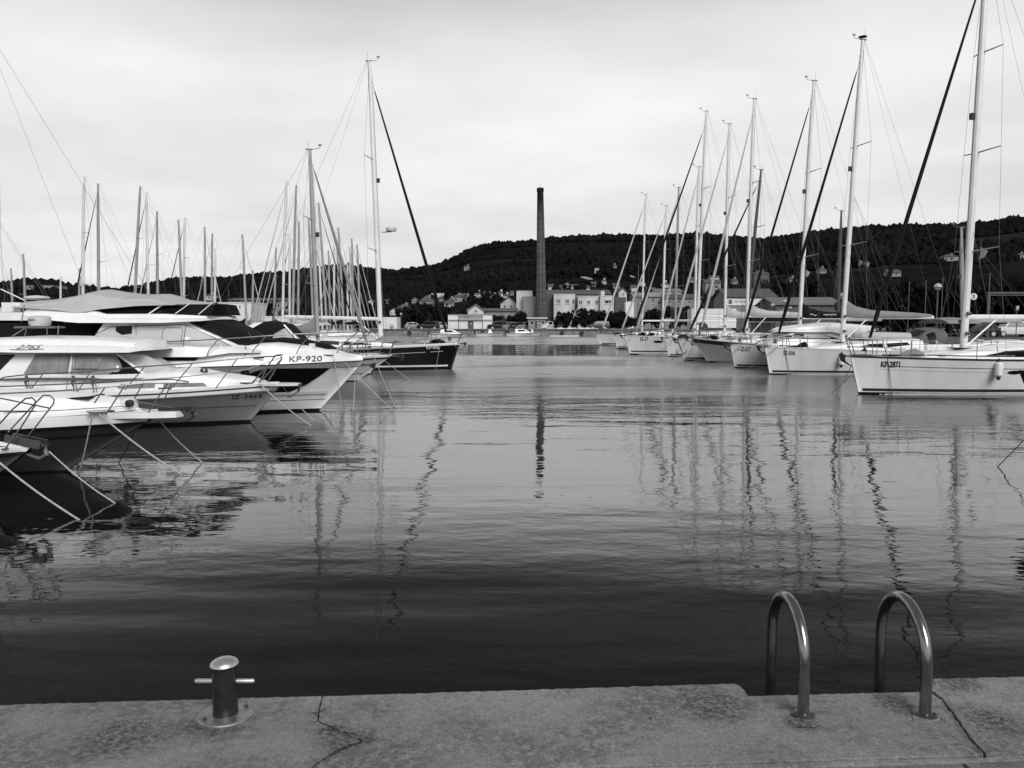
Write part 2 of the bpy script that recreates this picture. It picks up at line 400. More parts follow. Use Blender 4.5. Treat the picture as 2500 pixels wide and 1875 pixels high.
for s_ in (-1, 1):
    MB().tube([(s_*.044, 0, .137), (s_*.108, 0, .137), (s_*.113, 0, .137)], [.0085, .0085, .006], 12).build('crossbar', mat('brushed_bar_steel', .6, .4, .8, var=.1), bo)

for a_ in (40, 130, 220, 310): MB().lathe([(.009, .008), (.009, .017), (.006, .02)], (.08*math.cos(R(a_)), .08*math.sin(R(a_)), 0), 6).build('anchor_bolt', STEELD, bo, smooth=False)
la = on(1961, 1745, QZ); lb = on(2256, 1743, QZ)
la = thing('boarding_ladder', 'stainless steel ladder with two hooped handrails over the quay edge', 'ladder', (la.x, la.y, QZ)); 
gap_ = lb.x-la.location.x
TUBE = mat('handrail_steel', .24, .2, .95, var=.18, scale=14)
for k in (0, 1):
    X = gap_*k
    P = [(X, 0, -.002), (X, 0, .1), (X, 0, .19)]
    for j in range(1, 13):
        a = math.pi*j/12; P.append((X, .195-.195*math.cos(a), .19+.2*math.sin(a)))
    P += [(X, .39, 0), (X, .39, -1.0), (X, .39, -1.9)]
    MB().tube(P, .0215, 18).build('handrail', TUBE, la)
    MB().lathe([(.045, 0), (.045, .004), (.036, .009), (.024, .011)], (X, 0, 0), 24).build('foot_flange', STEELD, la)
    MB().lathe([(.007, .004), (.007, .014), (.004, .016)], (X+.03, -.015, 0), 8).build('bolt', STEELD, la)
    MB().box((X, .27, -.28), (.05, .24, .012)).build('wall_bracket', STEELD, la)
for k in range(5):
    MB().tube([(0, .39, -.35-.3*k), (gap_, .39, -.35-.3*k)], .016, 10).build('rung', TUBE, la)

# ------------------------------------------------------------------ terrain
ridge = [(-3500, 700), (0, 706), (60, 697), (130, 699), (200, 714), (300, 714), (360, 708), (420, 694), (470, 692), (600, 684), (700, 674), (790, 664), (840, 660), (900, 667), (980, 669), (1060, 657), (1100, 643), (1150, 618), (1200, 607), (1310, 599), (1340, 589), (1440, 587), (1600, 584), (1700, 580), (1760, 587), (1850, 594), (1950, 578), (2100, 568), (2250, 560), (2400, 554), (2500, 542), (2800, 545), (6000, 560)]
rdist = [(-3500, 480), (0, 480), (420, 560), (700, 680), (1200, 820), (1500, 820), (2000, 660), (2500, 560), (6000, 560)]
FOOT = 214.0; LZ = 1.15
def ridge_at(px):
    Y = interp(px, rdist); return Y, at(px, interp(px, ridge), Y).z
def vnoise(x, y):
    return (math.sin(x*.021+1.3)*math.cos(y*.017+.4)+.6*math.sin(x*.047-y*.031)+.4*math.sin(x*.09+y*.07+2))/2
def terr(X, Y):
    px = CX+X/max(Y, 1)*F; Yr, zr = ridge_at(px)
    v = (Y-FOOT)/(Yr-FOOT)
    if v <= 0: return LZ
    if v > 1: return max(LZ, zr-(v-1)*(zr*.9))
    return LZ+(zr-LZ)*(.45*v+.55*v*v*(3-2*v))+vnoise(X, Y)*4.0*v*(1-v)*1.6
def hit(px, py):
    d = ray(px, py); Y = FOOT-40
    while Y < 900:
        s = Y/d.y; 
        if EYE+d.z*s <= terr(d.x*s, Y): break
        Y += 1.0
    return Vector((d.x*Y/d.y, Y, terr(d.x*Y/d.y, Y)))
HILL = bpy.data.materials.new('hill_scrub'); HILL.use_nodes = True
t = HILL.node_tree; b = t.nodes['Principled BSDF']; b.inputs['Roughness'].default_value = 1; b.inputs['Specular IOR Level'].default_value = 0
g = t.nodes.new('ShaderNodeNewGeometry')
nz = t.nodes.new('ShaderNodeTexNoise'); nz.inputs['Scale'].default_value = .018; nz.inputs['Detail'].default_value = 8; nz.inputs['Roughness'].default_value = .65
mpn = t.nodes.new('ShaderNodeMapping'); mpn.inputs['Scale'].default_value = (.5, 1, 2.4); t.links.new(g.outputs['Position'], mpn.inputs[0]); t.links.new(mpn.outputs[0], nz.inputs['Vector'])
cr = t.nodes.new('ShaderNodeValToRGB'); t.links.new(nz.outputs[0], cr.inputs[0]); t.links.new(cr.outputs[0], b.inputs['Base Color'])
cr.color_ramp.elements[0].position = .45; cr.color_ramp.elements[0].color = (.008,)*3+(1,)
cr.color_ramp.elements[1].position = .72; cr.color_ramp.elements[1].color = (.026,)*3+(1,)
pxs = np.concatenate([np.arange(-3500, -200, 120), np.arange(-200, 2700, 18), np.arange(2700, 6001, 120)])
vsr = list(np.linspace(0, 1, 46))+[1.03, 1.12, 1.3]
V = []; Fc = []
for px in pxs:
    Yr, zr = ridge_at(px)
    for v in vsr:
        Y = FOOT+(Yr-FOOT)*v; X = (px-CX)/F*Y; V.append((X, Y, terr(X, Y)))
nr = len(vsr)
for i in range(len(pxs)-1):
    for j in range(nr-1): Fc.append((i*nr+j, (i+1)*nr+j, (i+1)*nr+j+1, i*nr+j+1))
hm = MB(); hm.add(V, Fc); tag(hm.build('hill', HILL, ang=180), None, None, kind='structure')
# flat land behind the far quay and along the right bank
GROUND = mat('harbour_ground', .06, .95, var=.3, scale=.3)
QWALL = concrete('far_quay_concrete', .24, .5)
lm = MB(); lm.prism([(-900, 156.5), (900, 156.5), (900, FOOT+6), (-900, FOOT+6)], -3, LZ)
tag(lm.build('far_bank', [GROUND], smooth=False), None, None, kind='structure')
fq = MB()
for k in range(24):
    x0 = -66+k*6.2; fq.box((x0+3.1, 156.2+random.uniform(-.03, .03), -.4+LZ/2), (6.17, .9, LZ+1.0))
tag(fq.build('far_quay_wall', QWALL, smooth=False), 'long grey concrete quay wall across the far end of the basin', 'quay wall', kind='structure')
fc = MB(); fc.box((8, 156.1, LZ+.16), (149, 1.3, .14)); tag(fc.build('far_quay_coping', mat('coping_concrete', .2, .9, var=.2), smooth=False), 'grey concrete coping strip on top of the far quay wall', 'coping', kind='structure')
rb = MB(); rb.prism([(27.5, 6), (900, 6), (900, 158), (27.5, 158)], -3, 1.0)
tag(rb.build('right_bank', GROUND, smooth=False), None, None, kind='structure')
# ------------------------------------------------------------------ boat library
class Frame:
    """Boat frame: local x forward (bow at 0), y to port, z up from the water."""
    def __init__(s, px, Y, ang):
        s.O = at(px, 788, Y); s.O.z = 0; s.a = ang
        s.h = Vector((math.cos(ang), math.sin(ang), 0)); s.n = Vector((-math.sin(ang), math.cos(ang), 0))
        s.near = -1 if s.n.y > 0 else 1           # sign of local y on the side facing the camera
        s.E = Vector((0, 0, EYE))
    def loc(s, px, py, off=0.0):
        """local (x, z) where the line of sight meets the fore-and-aft plane `off` metres to the near side"""
        d = ray(px, py); yo = off*s.near
        k = (yo+(s.O-s.E).dot(s.n))/d.dot(s.n)
        P = s.E+d*k
        return ((P-s.O).dot(s.h), P.z)
    def world(s, x, y, z): return s.O+s.h*x+s.n*y+Vector((0, 0, z))

class Hull:
    def __init__(s, L, B, Fb, Fm, Fs, rake, um=.5, p=2.2, tw=.75, umw=.62, pw=1.7, wlr=.9, fl=1.0, rp=1.0, nose=.02):
        s.__dict__.update(locals())
    def F(s, u):
        if u < .7: t = u/.7; return lerp(s.Fb, s.Fm, 1-(1-t)**2)
        return lerp(s.Fm, s.Fs, ((u-.7)/.3)**2)
    def bd(s, u):
        if u < s.um: return s.B/2*(1-(1-u/s.um)**s.p)
        return s.B/2*(1-(1-s.tw)*((u-s.um)/(1-s.um))**2)
    def bwl(s, u):
        k = s.B/2*s.wlr
        if u < s.umw: return k*(1-(1-u/s.umw)**s.pw)
        return k*(1-(1-s.tw*.95)*((u-s.umw)/(1-s.umw))**2)
    def xz(s, u, z):
        xd = -u*s.L; xw = -s.rake-u*(s.L-s.rake-.15); Fh = s.F(u)
        if z >= 0: return xw+(xd-xw)*min(1, z/Fh)**s.rp
        return xw+z*s.rake/s.Fb*1.2*(1-u)
    def pt(s, u, z, sd):
        Fh = s.F(u); t = max(0, min(1, z/Fh)); b = lerp(s.bwl(u), s.bd(u), t**s.fl)
        if z < 0: b = s.bwl(u)*max(.1, 1+z*.8)
        return Vector((s.xz(u, z), sd*max(b, s.nose), z))
    def uat(s, x, z):
        lo, hi = 0.0, 1.0
        if s.xz(0, z) < x: return 0.0
        for _ in range(30):
            m = (lo+hi)/2
            if s.xz(m, min(z, s.F(m))) > x: lo = m
            else: hi = m
        return (lo+hi)/2
    def yat(s, x, z):
        u = s.uat(x, z); return abs(s.pt(u, min(z, s.F(u)), 1).y)
    def sheer(s, x):
        return s.F(max(0, min(1, -x/s.L)))
    def mesh(s, parent, m, name='hull'):
        us = [(k/30)**1.7 for k in range(31)]; mb = MB(); zs = [-.25]+[None]*9
        fr = [0, .08, .18, .3, .45, .6, .75, .9, 1.0]
        for sd in (-1, 1):
            rings = []
            for u in us:
                Fh = s.F(u); rings.append([s.pt(u, -.25, sd)]+[s.pt(u, f*Fh, sd) for f in fr])
            mb.loft(rings, caps=False)
        last = [s.pt(1, z, sd) for sd in (-1,) for z in [-.25]+[f*s.F(1) for f in fr]]
        l2 = [s.pt(1, z, 1) for z in [-.25]+[f*s.F(1) for f in fr]]
        mb.loft([last, l2], caps=False)
        return mb.build(name, m, parent, ang=50)
    def deck(s, parent, m, name='deck', drop=.015, camber=.06):
        us = [.002]+[(k/24)**1.5 for k in range(1, 25)]; rings = []
        for u in us:
            h = max(s.bd(u)-.012, .01); z = s.F(u)-drop
            rings.append([(-u*s.L, h*k, z+camber*(1-k*k)*min(1, h)) for k in (-1, -.6, -.2, .2, .6, 1)])
        return MB().loft(rings, caps=False).build(name, m, parent, ang=60)
    def strip(s, parent, name, m, z0, z1, u0=0, u1=1, proud=.006, n=40, sides=(-1, 1), rel='wl'):
        mb = MB()
        for sd in sides:
            rows = []
            for k in range(n+1):
                u = lerp(u0, u1, (k/n)**1.4); Fh = s.F(u); r_ = []
                for z in (z0, (z0+z1)/2, z1):
                    zz = z if rel == 'wl' else Fh+z
                    p = s.pt(u, min(zz, Fh), sd); p.z = zz
                    r_.append(p+Vector((proud*.6 if u < .03 else 0, sd*proud, 0)))
                rows.append(r_)
            mb.loft(rows, caps=False)
        return mb.build(name, m, parent, ang=60)
class Deckhouse:
    """Loft with stations (x, z base, z top, half width base, half width top)."""
    def __init__(s, st_, r=.1, cam=.05): s.st = sorted(st_, key=lambda q_: -q_[0]); s.r = r; s.cam = cam
    def par(s, x):
        S = s.st
        if x >= S[0][0]: return S[0][1:]
        for a, b_ in zip(S, S[1:]):
            if x >= b_[0]:
                t = (a[0]-x)/(a[0]-b_[0]); return tuple(lerp(p, q_, t) for p, q_ in zip(a[1:], b_[1:]))
        return S[-1][1:]
    def yat(s, x, z):
        zb, zt, wb, wt = s.par(x); t = max(0, min(1, (z-zb)/max(zt-zb, .01))); return lerp(wb, wt, t)
    def ring(s, x):
        zb, zt, wb, wt = s.par(x); r_ = min(s.r, (zt-zb)*.45, wt*.4)
        half = [(wb, zb), (lerp(wb, wt, .5), lerp(zb, zt, .5)), (wt+.0, zt-r_), (wt-r_*.12, zt-r_*.5), (wt-r_*.45, zt-r_*.13), (wt-r_, zt), (wt*.45, zt+s.cam*.75), (0, zt+s.cam)]
        return [(x, -y, z) for y, z in half]+[(x, y, z) for y, z in reversed(half[:-1])]
    def build(s, parent, name, m, n=3, ang=50):
        xs = []
        for a, b_ in zip(s.st, s.st[1:]): xs += [lerp(a[0], b_[0], k/n) for k in range(n)]
        xs.append(s.st[-1][0])
        return MB().loft([s.ring(x) for x in xs]).build(name, m, parent, ang=ang)
    def top_sheet(s, parent, name, m, x0, x1, wf=.8, proud=.012, n=10, th=0):
        rows = []
        for k in range(n+1):
            x = lerp(x0, x1, k/n); zb, zt, wb, wt = s.par(x)
            rows.append([(x, wt*wf*q_, zt+s.cam*(1-q_*q_)*.9+proud) for q_ in (-1, -.7, -.35, 0, .35, .7, 1)])
        return MB().loft(rows, caps=False).build(name, m, parent, ang=60)
def drape(parent, name, m, poly, yfun, side, proud=.012, cuts=2, thick=.004):
    """polygon in (x, z) laid on a side surface"""
    bm = bmesh.new(); vs_ = [bm.verts.new((p[0], 0, p[1])) for p in poly]; bm.faces.new(vs_)
    bmesh.ops.triangulate(bm, faces=bm.faces)
    for _ in range(cuts): bmesh.ops.subdivide_edges(bm, edges=bm.edges[:], cuts=1, use_grid_fill=True)
    for v in bm.verts: v.co.y = side*(yfun(v.co.x, v.co.z)+proud)
    me = bpy.data.meshes.new(name); bm.to_mesh(me); bm.free(); me.materials.append(m)
    me.polygons.foreach_set('use_smooth', [True]*len(me.polygons))
    o = bpy.data.objects.new(name, me); col.objects.link(o); o.parent = parent
    return o
def rrect(x0, z0, x1, z1, r=.05, n=4):
    P = []
    for cx, cz, a0 in ((x1-r, z1-r, 0), (x0+r, z1-r, 90), (x0+r, z0+r, 180), (x1-r, z0+r, 270)):
        for k in range(n+1):
            a = R(a0+90*k/n); P.append((cx+r*math.cos(a), cz+r*math.sin(a)))
    return P
def lettering(parent, txt, m, x, z, size, yfun, side, fs=(1, 1), shear=0, bold=0, name='registration_number', slope=0, proud=.014):
    """x is the forward or aft end where the writing starts as read from outside"""
    V, Fs = text_polys(txt, size, fs, shear, bold); dirx = 1 if side < 0 else -1
    mb = MB(); P = []
    for a, b_ in V:
        xx = x+dirx*a; zz = z+b_+slope*a
        P.append((xx, side*(yfun(xx, zz)+proud), zz))
    mb.add(P, Fs); return mb.build(name, m, parent, smooth=False)

def anchor(parent, x, z, m=ANCH, s=1.0, y=0):
    mb = MB()
    mb.tube([(x-.75*s, y, z+.02), (x-.2*s, y, z+.03), (x+.12*s, y, z-.03*s)], [.03*s, .035*s, .035*s], 6, flat=.6)
    mb.loft([[(x+.05*s, y-.01, z+.0), (x+.05*s, y+.01, z), (x+.08*s, y, z-.06*s)], [(x+.3*s, y-.2*s, z+.06*s), (x+.3*s, y+.2*s, z+.06*s), (x+.26*s, y, z-.16*s)], [(x+.2*s, y-.16*s, z-.22*s), (x+.2*s, y+.16*s, z-.22*s), (x+.1*s, y, z-.3*s)], [(x-.18*s, y-.02, z-.42*s), (x-.18*s, y+.02, z-.42*s), (x-.17*s, y, z-.44*s)]], closed=True)
    o = mb.build('anchor', m, parent, ang=30)
    MB().box((x-.12*s, y, z-.02), (.5*s, .12*s, .06*s)).build('bow_roller', STEELD, parent)
    return o
def cover_cloth(mb, pts_, widths, heights, n=10):
    """sagging cloth tube: pts along boom, each with half width and height"""
    rings = []
    for (x, y, z), w_, h_ in zip(pts_, widths, heights):
        rings.append([(x, y+w_*math.sin(2*math.pi*k/n), z+h_*(.5-.5*math.cos(2*math.pi*k/n))) for k in range(n)])
    mb.loft(rings, closed=True)

def rail_set(parent, hull, x0, x1, h=.6, n=5, bow=True, m=STEEL, r=.014, lines=2, pulpit_x=.12, pulpit_back=1.5, wire=True, inset=.06):
    """stanchions and lifelines from x0 aft to x1 on both sides, and a bow pulpit"""
    for sd in (-1, 1):
        tops = []
        for k in range(n):
            x = lerp(x0, x1, k/(n-1)) if n > 1 else x0
            y = sd*max(.05, hull.bd(max(0, -x/hull.L))-inset); z = hull.sheer(x)
            MB().tube([(x, y, z-.02), (x, y, z+h)], r, 6).build('stanchion', m, parent); tops.append((x, y, z))
        for l in range(lines):
            hh = h*(1-.48*l)
            MB().tube([(x, y, z+hh) for x, y, z in tops], r*.45, 5).build('lifeline', m, parent)
    if bow:
        P = []; xb = -pulpit_back
        yb = hull.bd(pulpit_back/hull.L)-inset
        zt = hull.sheer(xb)+h; mb = MB()
        for sd in (-1, 1): pass
        top = [(xb, -yb, zt), (xb*.6, -yb*.72, zt+.03), (xb*.2, -max(.16, yb*.36), zt+.06), (pulpit_x, -.13, zt+.06), (pulpit_x+.06, 0, zt+.05), (pulpit_x, .13, zt+.06), (xb*.2, max(.16, yb*.36), zt+.06), (xb*.6, yb*.72, zt+.03), (xb, yb, zt)]
        mb.tube(top, r*1.1, 7)
        low = [(p[0]-.03, p[1], p[2]-h*.48) for p in top]
        mb.tube(low, r*.9, 6)
        for sd in (-1, 1):
            mb.tube([(xb, sd*yb, zt), (xb-.02, sd*yb, zt-h)], r*1.1, 6)
            mb.tube([(xb*.6, sd*yb*.72, zt+.02), (xb*.75, sd*yb*.74, hull.sheer(xb)-.0)], r*1.1, 6)
            mb.tube([(pulpit_x, sd*.13, zt+.06), (-.12, sd*.1, hull.sheer(0)-.01)], r*1.1, 6)
        mb.build('pulpit', m, parent)

def sailboat(label, bow, Y, ang, L, B, Fb, mast_foot, mast_top, rake=.3, name='sailing_yacht', hullm=None, deckm=None, mastm=None, genoa='dark', reg=None, style='stripe', boom=True, cover=None, detail=2, group=None, genoa_foot=.55, spread=2, rig=True, vang=False, coach=True, window=True, tw=.8, reg_size=.2, reg_x=.7, regm=None, boom_h=1.25, boom_len=.36, mast_r=.1, stay_top=.93, backstay=True, reg_fs=(.62, 1.25), topped=True, fm=None, sprayhood=False, genoa_r=.055, anchor_=True, um=.48, p=2.1, boot=(.11, .21), boom_slope=0, gen_dark_u=None):
    fr = Frame(bow, Y, ang); hullm = hullm or WHITE; deckm = deckm or WHITE; mastm = mastm or ALU
    ro = thing(name, label, 'sailboat', fr.O, ang, group)
    fm = fm or Fb*.86
    H = Hull(L, B, Fb, fm, fm*1.02, rake, um=um, p=p, tw=tw, umw=.56, pw=1.7, wlr=.9)
    h = H.mesh(ro, hullm); H.deck(ro, deckm)
    H.strip(h, 'antifouling', ANTI, -.24, .075, 0, 1, .004)
    if style in ('stripe', 'double', 'line'):
        H.strip(h, 'boot_stripe', STRIPE, boot[0], boot[1], .012, 1, .005)
    if style == 'navy':
        H.strip(h, 'boot_stripe', WHITE, .16, .25, .022, 1, .005); H.strip(h, 'cove_stripe', WHITE2, -.37, -.345, .13, .34, .005, rel='sheer'); H.strip(h, 'cove_stripe', WHITE2, -.37, -.345, .06, .11, .005, rel='sheer')
    if style == 'double':
        H.strip(h, 'cove_stripe', STRIPE, -.31, -.29, .07, 1, .005, rel='sheer'); H.strip(h, 'cove_stripe', mat('fine_grey_line', .3), -.435, -.425, .06, 1, .005, rel='sheer')
    if detail > 0: H.strip(ro, 'toe_rail', STRIPE if style in ('double', 'line') else WHITE2, -.03, .035, 0, 1, .01, rel='sheer')
    near = fr.near
    if reg:
        lettering(h, reg, regm or STRIPE, -reg_x, Fb*(.8 if style == 'navy' else .72), reg_size, H.yat, near, reg_fs, bold=.03, shear=-.2 if near > 0 else 0)
    xm, zm = fr.loc(*mast_foot); xt, zt = fr.loc(*mast_top)
    dz = H.sheer(xm)
    # coachroof
    topz = dz+.05
    if coach:
        c0, c1 = -L*.2, -L*.68
        D = Deckhouse([(c0, H.sheer(c0)-.03, H.sheer(c0)+.03, B*.12, B*.08), (lerp(c0, c1, .2), H.sheer(c0)-.05, dz+.2, B*.24, B*.2), (lerp(c0, c1, .45), dz-.05, dz+.36, B*.31, B*.26), (lerp(c0, c1, .8), dz-.05, dz+.48, B*.33, B*.28), (c1, dz-.05, dz+.5, B*.33, B*.28)], .12, .06)
        cr_ = D.build(ro, 'coachroof', deckm); topz = D.par(xm)[1]+.04
        if window and detail > 0:
            for sd in (-1, 1):
                xa, xb, xc, xd_ = (lerp(c0, c1, k) for k in (.34, .6, .64, .86))
                f_ = lambda x, k: lerp(D.par(x)[0]+.06, D.par(x)[1]-.04, k)
                drape(cr_, 'window', GLASS, [(xa, f_(xa, .45)), (xb, f_(xb, .3)), (xb, f_(xb, .85)), (lerp(xa, xb, .5), f_(lerp(xa, xb, .5), .85))], D.yat, sd)
                drape(cr_, 'window', GLASS, [(xc, f_(xc, .3)), (xd_, f_(xd_, .5)), (lerp(xc, xd_, .9), f_(xd_, .8)), (xc, f_(xc, .8))], D.yat, sd)
            MB().box((lerp(c0, c1, .3), 0, D.par(lerp(c0, c1, .3))[1]+.08), (.5, .5, .04), ry=-.1).build('hatch', GLASS, cr_)
        if sprayhood:
            x0 = c1+.15; rows = []
            for k in range(8):
                t_ = k/7; xx = x0-t_*1.5; hh = .62*math.sin(min(1, t_*1.35+.02)*math.pi/2); ww = B*.3*(.9+.12*t_)
                rows.append([(xx-.0, ww*math.cos(math.pi*j/10), dz+.46+max(.02, hh)*math.sin(math.pi*j/10)**.7) for j in range(11)])
            sh_ = MB().loft(rows, caps=False).build('sprayhood', CANVM, ro, ang=60)
            wr = [[p_ for p_ in r_] for r_ in rows[1:4]]; MB().loft([[(p_[0]+.02, p_[1]*1.02, p_[2]+.015) for p_ in r_[3:8]] for r_ in wr], caps=False).build('clear_window', GLASS, sh_)
            MB().loft([[(p_[0], p_[1]*1.03, p_[2]) for p_ in (r_[0:3] if near > 0 else r_[8:11])] for r_ in rows[2:5]], caps=False).build('clear_window', GLASS, sh_)
    # mast
    n_ = 9
    P = [(lerp(xm, xt, k/n_), 0, lerp(topz-.1, zt, k/n_)) for k in range(n_+1)]
    mo = MB().tube(P, [mast_r]*(n_-2)+[mast_r*.9, mast_r*.75, mast_r*.62], 10, flat=1).build('mast', mastm, ro)
    mh = MB(); ah = 1 
    mh.tube([(xt, 0, zt), (xt+.45, 0, zt+.08), (xt+.47, 0, zt+.2)], .012, 5); mh.box((xt-.05, 0, zt+.03), (.34, .05, .05)); mh.box((xt+.47, 0, zt+.22), (.16, .015, .08))
    mh.tube([(xt-.1, 0, zt), (xt-.1, 0, zt+.5)], .006, 4)
    if detail > 0: mh.build('masthead_gear', WIRE, mo)
    # spreaders and shrouds
    hh = zt-topz; tips = {-1: [], 1: []}
    if spread:
        for k in range(spread):
            f_ = (k+1)/(spread+1)*.98; z = topz+hh*f_; x = lerp(xm, xt, f_); ln = B*.27*(1-.18*k)
            for sd in (-1, 1):
                tp = (x-.28, sd*ln, z+.1); tips[sd].append(tp)
                MB().tube([(x, sd*.05, z), tp], [.03, .018], 6).build('spreader', mastm if mastm is not ALU else ALUG, mo)
    if rig:
        for sd in (-1, 1):
            ch = (xm-.25, sd*(H.bd(-xm/L)-.12), dz)
            MB().tube([(xt, 0, zt-.1)]+list(reversed(tips[sd]))+[ch], .0065, 4).build('shroud', WIRE, ro)
            if tips[sd]: MB().tube([(lerp(xm, xt, .33), 0, topz+hh*.32), (ch[0]+.3, ch[1], ch[2])], .006, 4).build('shroud', WIRE, ro)
        if backstay:
            xs = -L+.2; zs = H.F(1)
            MB().tube([(xt-.12, 0, zt), (lerp(xt, xs, .78), 0, lerp(zt, zs, .78)), (xs, H.bd(1)*.8, zs)], .006, 4).build('backstay', WIRE, ro)
            MB().tube([(lerp(xt, xs, .78), 0, lerp(zt, zs, .78)), (xs, -H.bd(1)*.8, zs)], .006, 4).build('backstay', WIRE, ro)
            MB().tube([(xm-.14, 0, topz+.9), (xt-.1, 0, zt-.05)], .008, 4).build('halyard', WIRE, mo)
            MB().tube([(xm+.16, .02, topz+.5), (lerp(xm, xt, .95)+.12, 0, zt-.7)], .008, 4).build('halyard', WIRE, mo)
    # furled headsail
    if genoa:
        a = Vector((-genoa_foot, 0, Fb+.05)); e = Vector((lerp(xm, xt, stay_top)+.08, 0, lerp(topz, zt, stay_top)))
        gm = {'dark': CANVD, 'light': CANVAS, 'grey': CANVG}[genoa]
        MB().tube([a, e], .01, 4).build('forestay', WIRE, ro)
        Q = [a.lerp(e, k) for k in (.045, .1, .25, .5, .75, .93, .965)]
        g_ = MB().tube(Q, [genoa_r*.7, genoa_r*1.15, genoa_r*1.2, genoa_r, genoa_r*.75, genoa_r*.5, genoa_r*.3], 8).build('furled_headsail', gm, ro)
        MB().lathe([(.05, 0), (.1, .02), (.1, .05), (.04, .07), (.04, .14), (.1, .16), (.1, .19), (.03, .2)], (a.x+.01, 0, a.z+.12), 10).build('furling_drum', RUBBER, ro)
    if boom:
        bz = topz+boom_h; bl = L*boom_len; sl_ = boom_slope
        bo_ = MB().tube([(xm-.1, 0, bz), (xm-.1-bl, 0, bz+sl_)], .075, 9, flat=1.25).build('boom', mastm if mastm is not ALUD else ALUG, ro)
        if cover:
            cm = {'light': CANVAS, 'grey': CANVG, 'dark': CANVD}[cover]
            mb = MB(); k_ = [0, .04, .12, .3, .55, .8, 1]
            pts_ = [(xm-.12-bl*.97*t_, 0, bz-.06+sl_*t_) for t_ in k_]
            cover_cloth(mb, pts_, [.12, .2, .2, .18, .15, .12, .08], [1.0, .82, .6, .42, .36, .3, .22])
            mb.build('sail_cover', cm, bo_)
        if vang: MB().tube([(xm-.12, 0, topz+.1), (xm-.12-1.25, 0, bz-.06)], .03, 6).build('kicker_strut', mastm, ro)
        if topped and rig: MB().tube([(xm-.1-bl, 0, bz+sl_), (xt-.1, 0, zt)], .005, 4).build('topping_lift', WIRE, ro)
    if detail > 0:
        for k_, (f_, sd) in enumerate(((.04, 1), (.07, -1), (.09, 1))):
            MB().lathe([(.05, -.05), (.075, -.04), (.05, 0), (.075, .04), (.05, .05)], (lerp(xm, xt, f_)+.02, sd*mast_r*1.5, lerp(topz, zt, f_)), 8, axis='Y').build('mast_winch', STEELD, mo)
        MB().box((lerp(xm, xt, .58)+mast_r+.08, 0, lerp(topz, zt, .58)), (.16, .12, .22)).build('steaming_light', RUBBER, mo)
        rs = random.Random(int(bow*7))
        xs_ = -L*.74; zc_ = H.sheer(xs_)
        MB().tube([(xs_-.9, .45*math.cos(R(a_)), zc_+.75+.45*math.sin(R(a_))) for a_ in range(0, 361, 30)], .02, 5).build('steering_wheel', STEELD, ro)
        MB().box((xs_-.75, 0, zc_+.35), (.3, .3, .8)).build('steering_pedestal', deckm, ro)
        for sd in (-1, 1):
            MB().box((xs_-.6, sd*B*.33, zc_+.14), (2.6, .3, .32)).build('cockpit_coaming', deckm, ro)
            MB().lathe([(.09, 0), (.1, .05), (.06, .1), (.08, .17), (.02, .18)], (xs_+.2, sd*B*.33, zc_+.3), 10).build('sheet_winch', STEELD, ro)
        for k_ in range(5):
            xx = -L*rs.uniform(.06, .55); yy = rs.uniform(-.7, .7)*H.bd(-xx/L); rr = rs.uniform(.12, .2); zz_ = H.sheer(xx)+.05
            MB().tube([(xx+rr*math.cos(R(a_)), yy+rr*math.sin(R(a_)), zz_+.04+.03*(a_/720)) for a_ in range(0, 721, 40)], .022, 5).build('rope_coil', ROPE if k_ % 2 else ROPED, ro)
        for k_ in range(2):
            xx = -L*rs.uniform(.08, .3); yy = rs.uniform(-.35, .35)*H.bd(-xx/L); zz_ = H.sheer(xx)+.04; ln = rs.uniform(.35, .7)
            MB().tube([(xx-ln, yy, zz_+.08), (xx-ln*.5, yy+.05, zz_+.15), (xx, yy, zz_+.12), (xx+ln*.4, yy-.05, zz_+.07)], [.06, .14, .12, .05], 7).build('canvas_bundle', [CANVG, CANVD, CANVAS][k_+rs.randint(0, 1)], ro)
        MB().box((-L*.13, 0, H.sheer(-L*.13)+.07), (.45, .45, .05)).build('fore_hatch', GLASS, ro)
        for xx in (-.55, -L*.5):
            for sd in (-1, 1): MB().tube([(xx+.13, sd*(H.bd(-xx/L)-.16), H.sheer(xx)+.07), (xx-.13, sd*(H.bd(-xx/L)-.16), H.sheer(xx)+.07)], .018, 6).build('cleat', STEELD, ro)
        if cover:
            for f_, g_ in ((.35, .5), (.7, .62)):
                for sd in (-1, 1): MB().tube([(lerp(xm, xt, .5), sd*.05, lerp(topz, zt, .5)), (xm-.1-L*boom_len*f_, sd*.12, topz+boom_h)], .005, 4).build('lazy_jack', WIRE, mo)
    if detail > 1:
        MB().tube([(-L*.97, -B*.36, H.F(1)+.7), (-L*.97-.1, -B*.3, H.F(1)+.75), (-L*.97-.1, B*.3, H.F(1)+.75), (-L*.97, B*.36, H.F(1)+.7)], .016, 6).build('stern_rail', STEEL, ro)
        MB().lathe([(.03, 0), (.22, .02), (.24, .08), (.22, .14), (.03, .16)], (-L*.95, B*.3, H.F(1)+.35), 14).build('life_ring_case', OFFW, ro)
        rail_set(ro, H, -1.7, -L*.93, .6, 6, pulpit_back=min(1.4, L*.13))
        if anchor_: anchor(ro, .1, Fb+.03, s=.9)
    elif detail == 1:
        rail_set(ro, H, -1.6, -L*.9, .6, 4, pulpit_back=1.3, lines=1, r=.02)
    ro['_h'] = 0; del ro['_h']
    return ro, fr, H, (xm, topz, xt, zt)

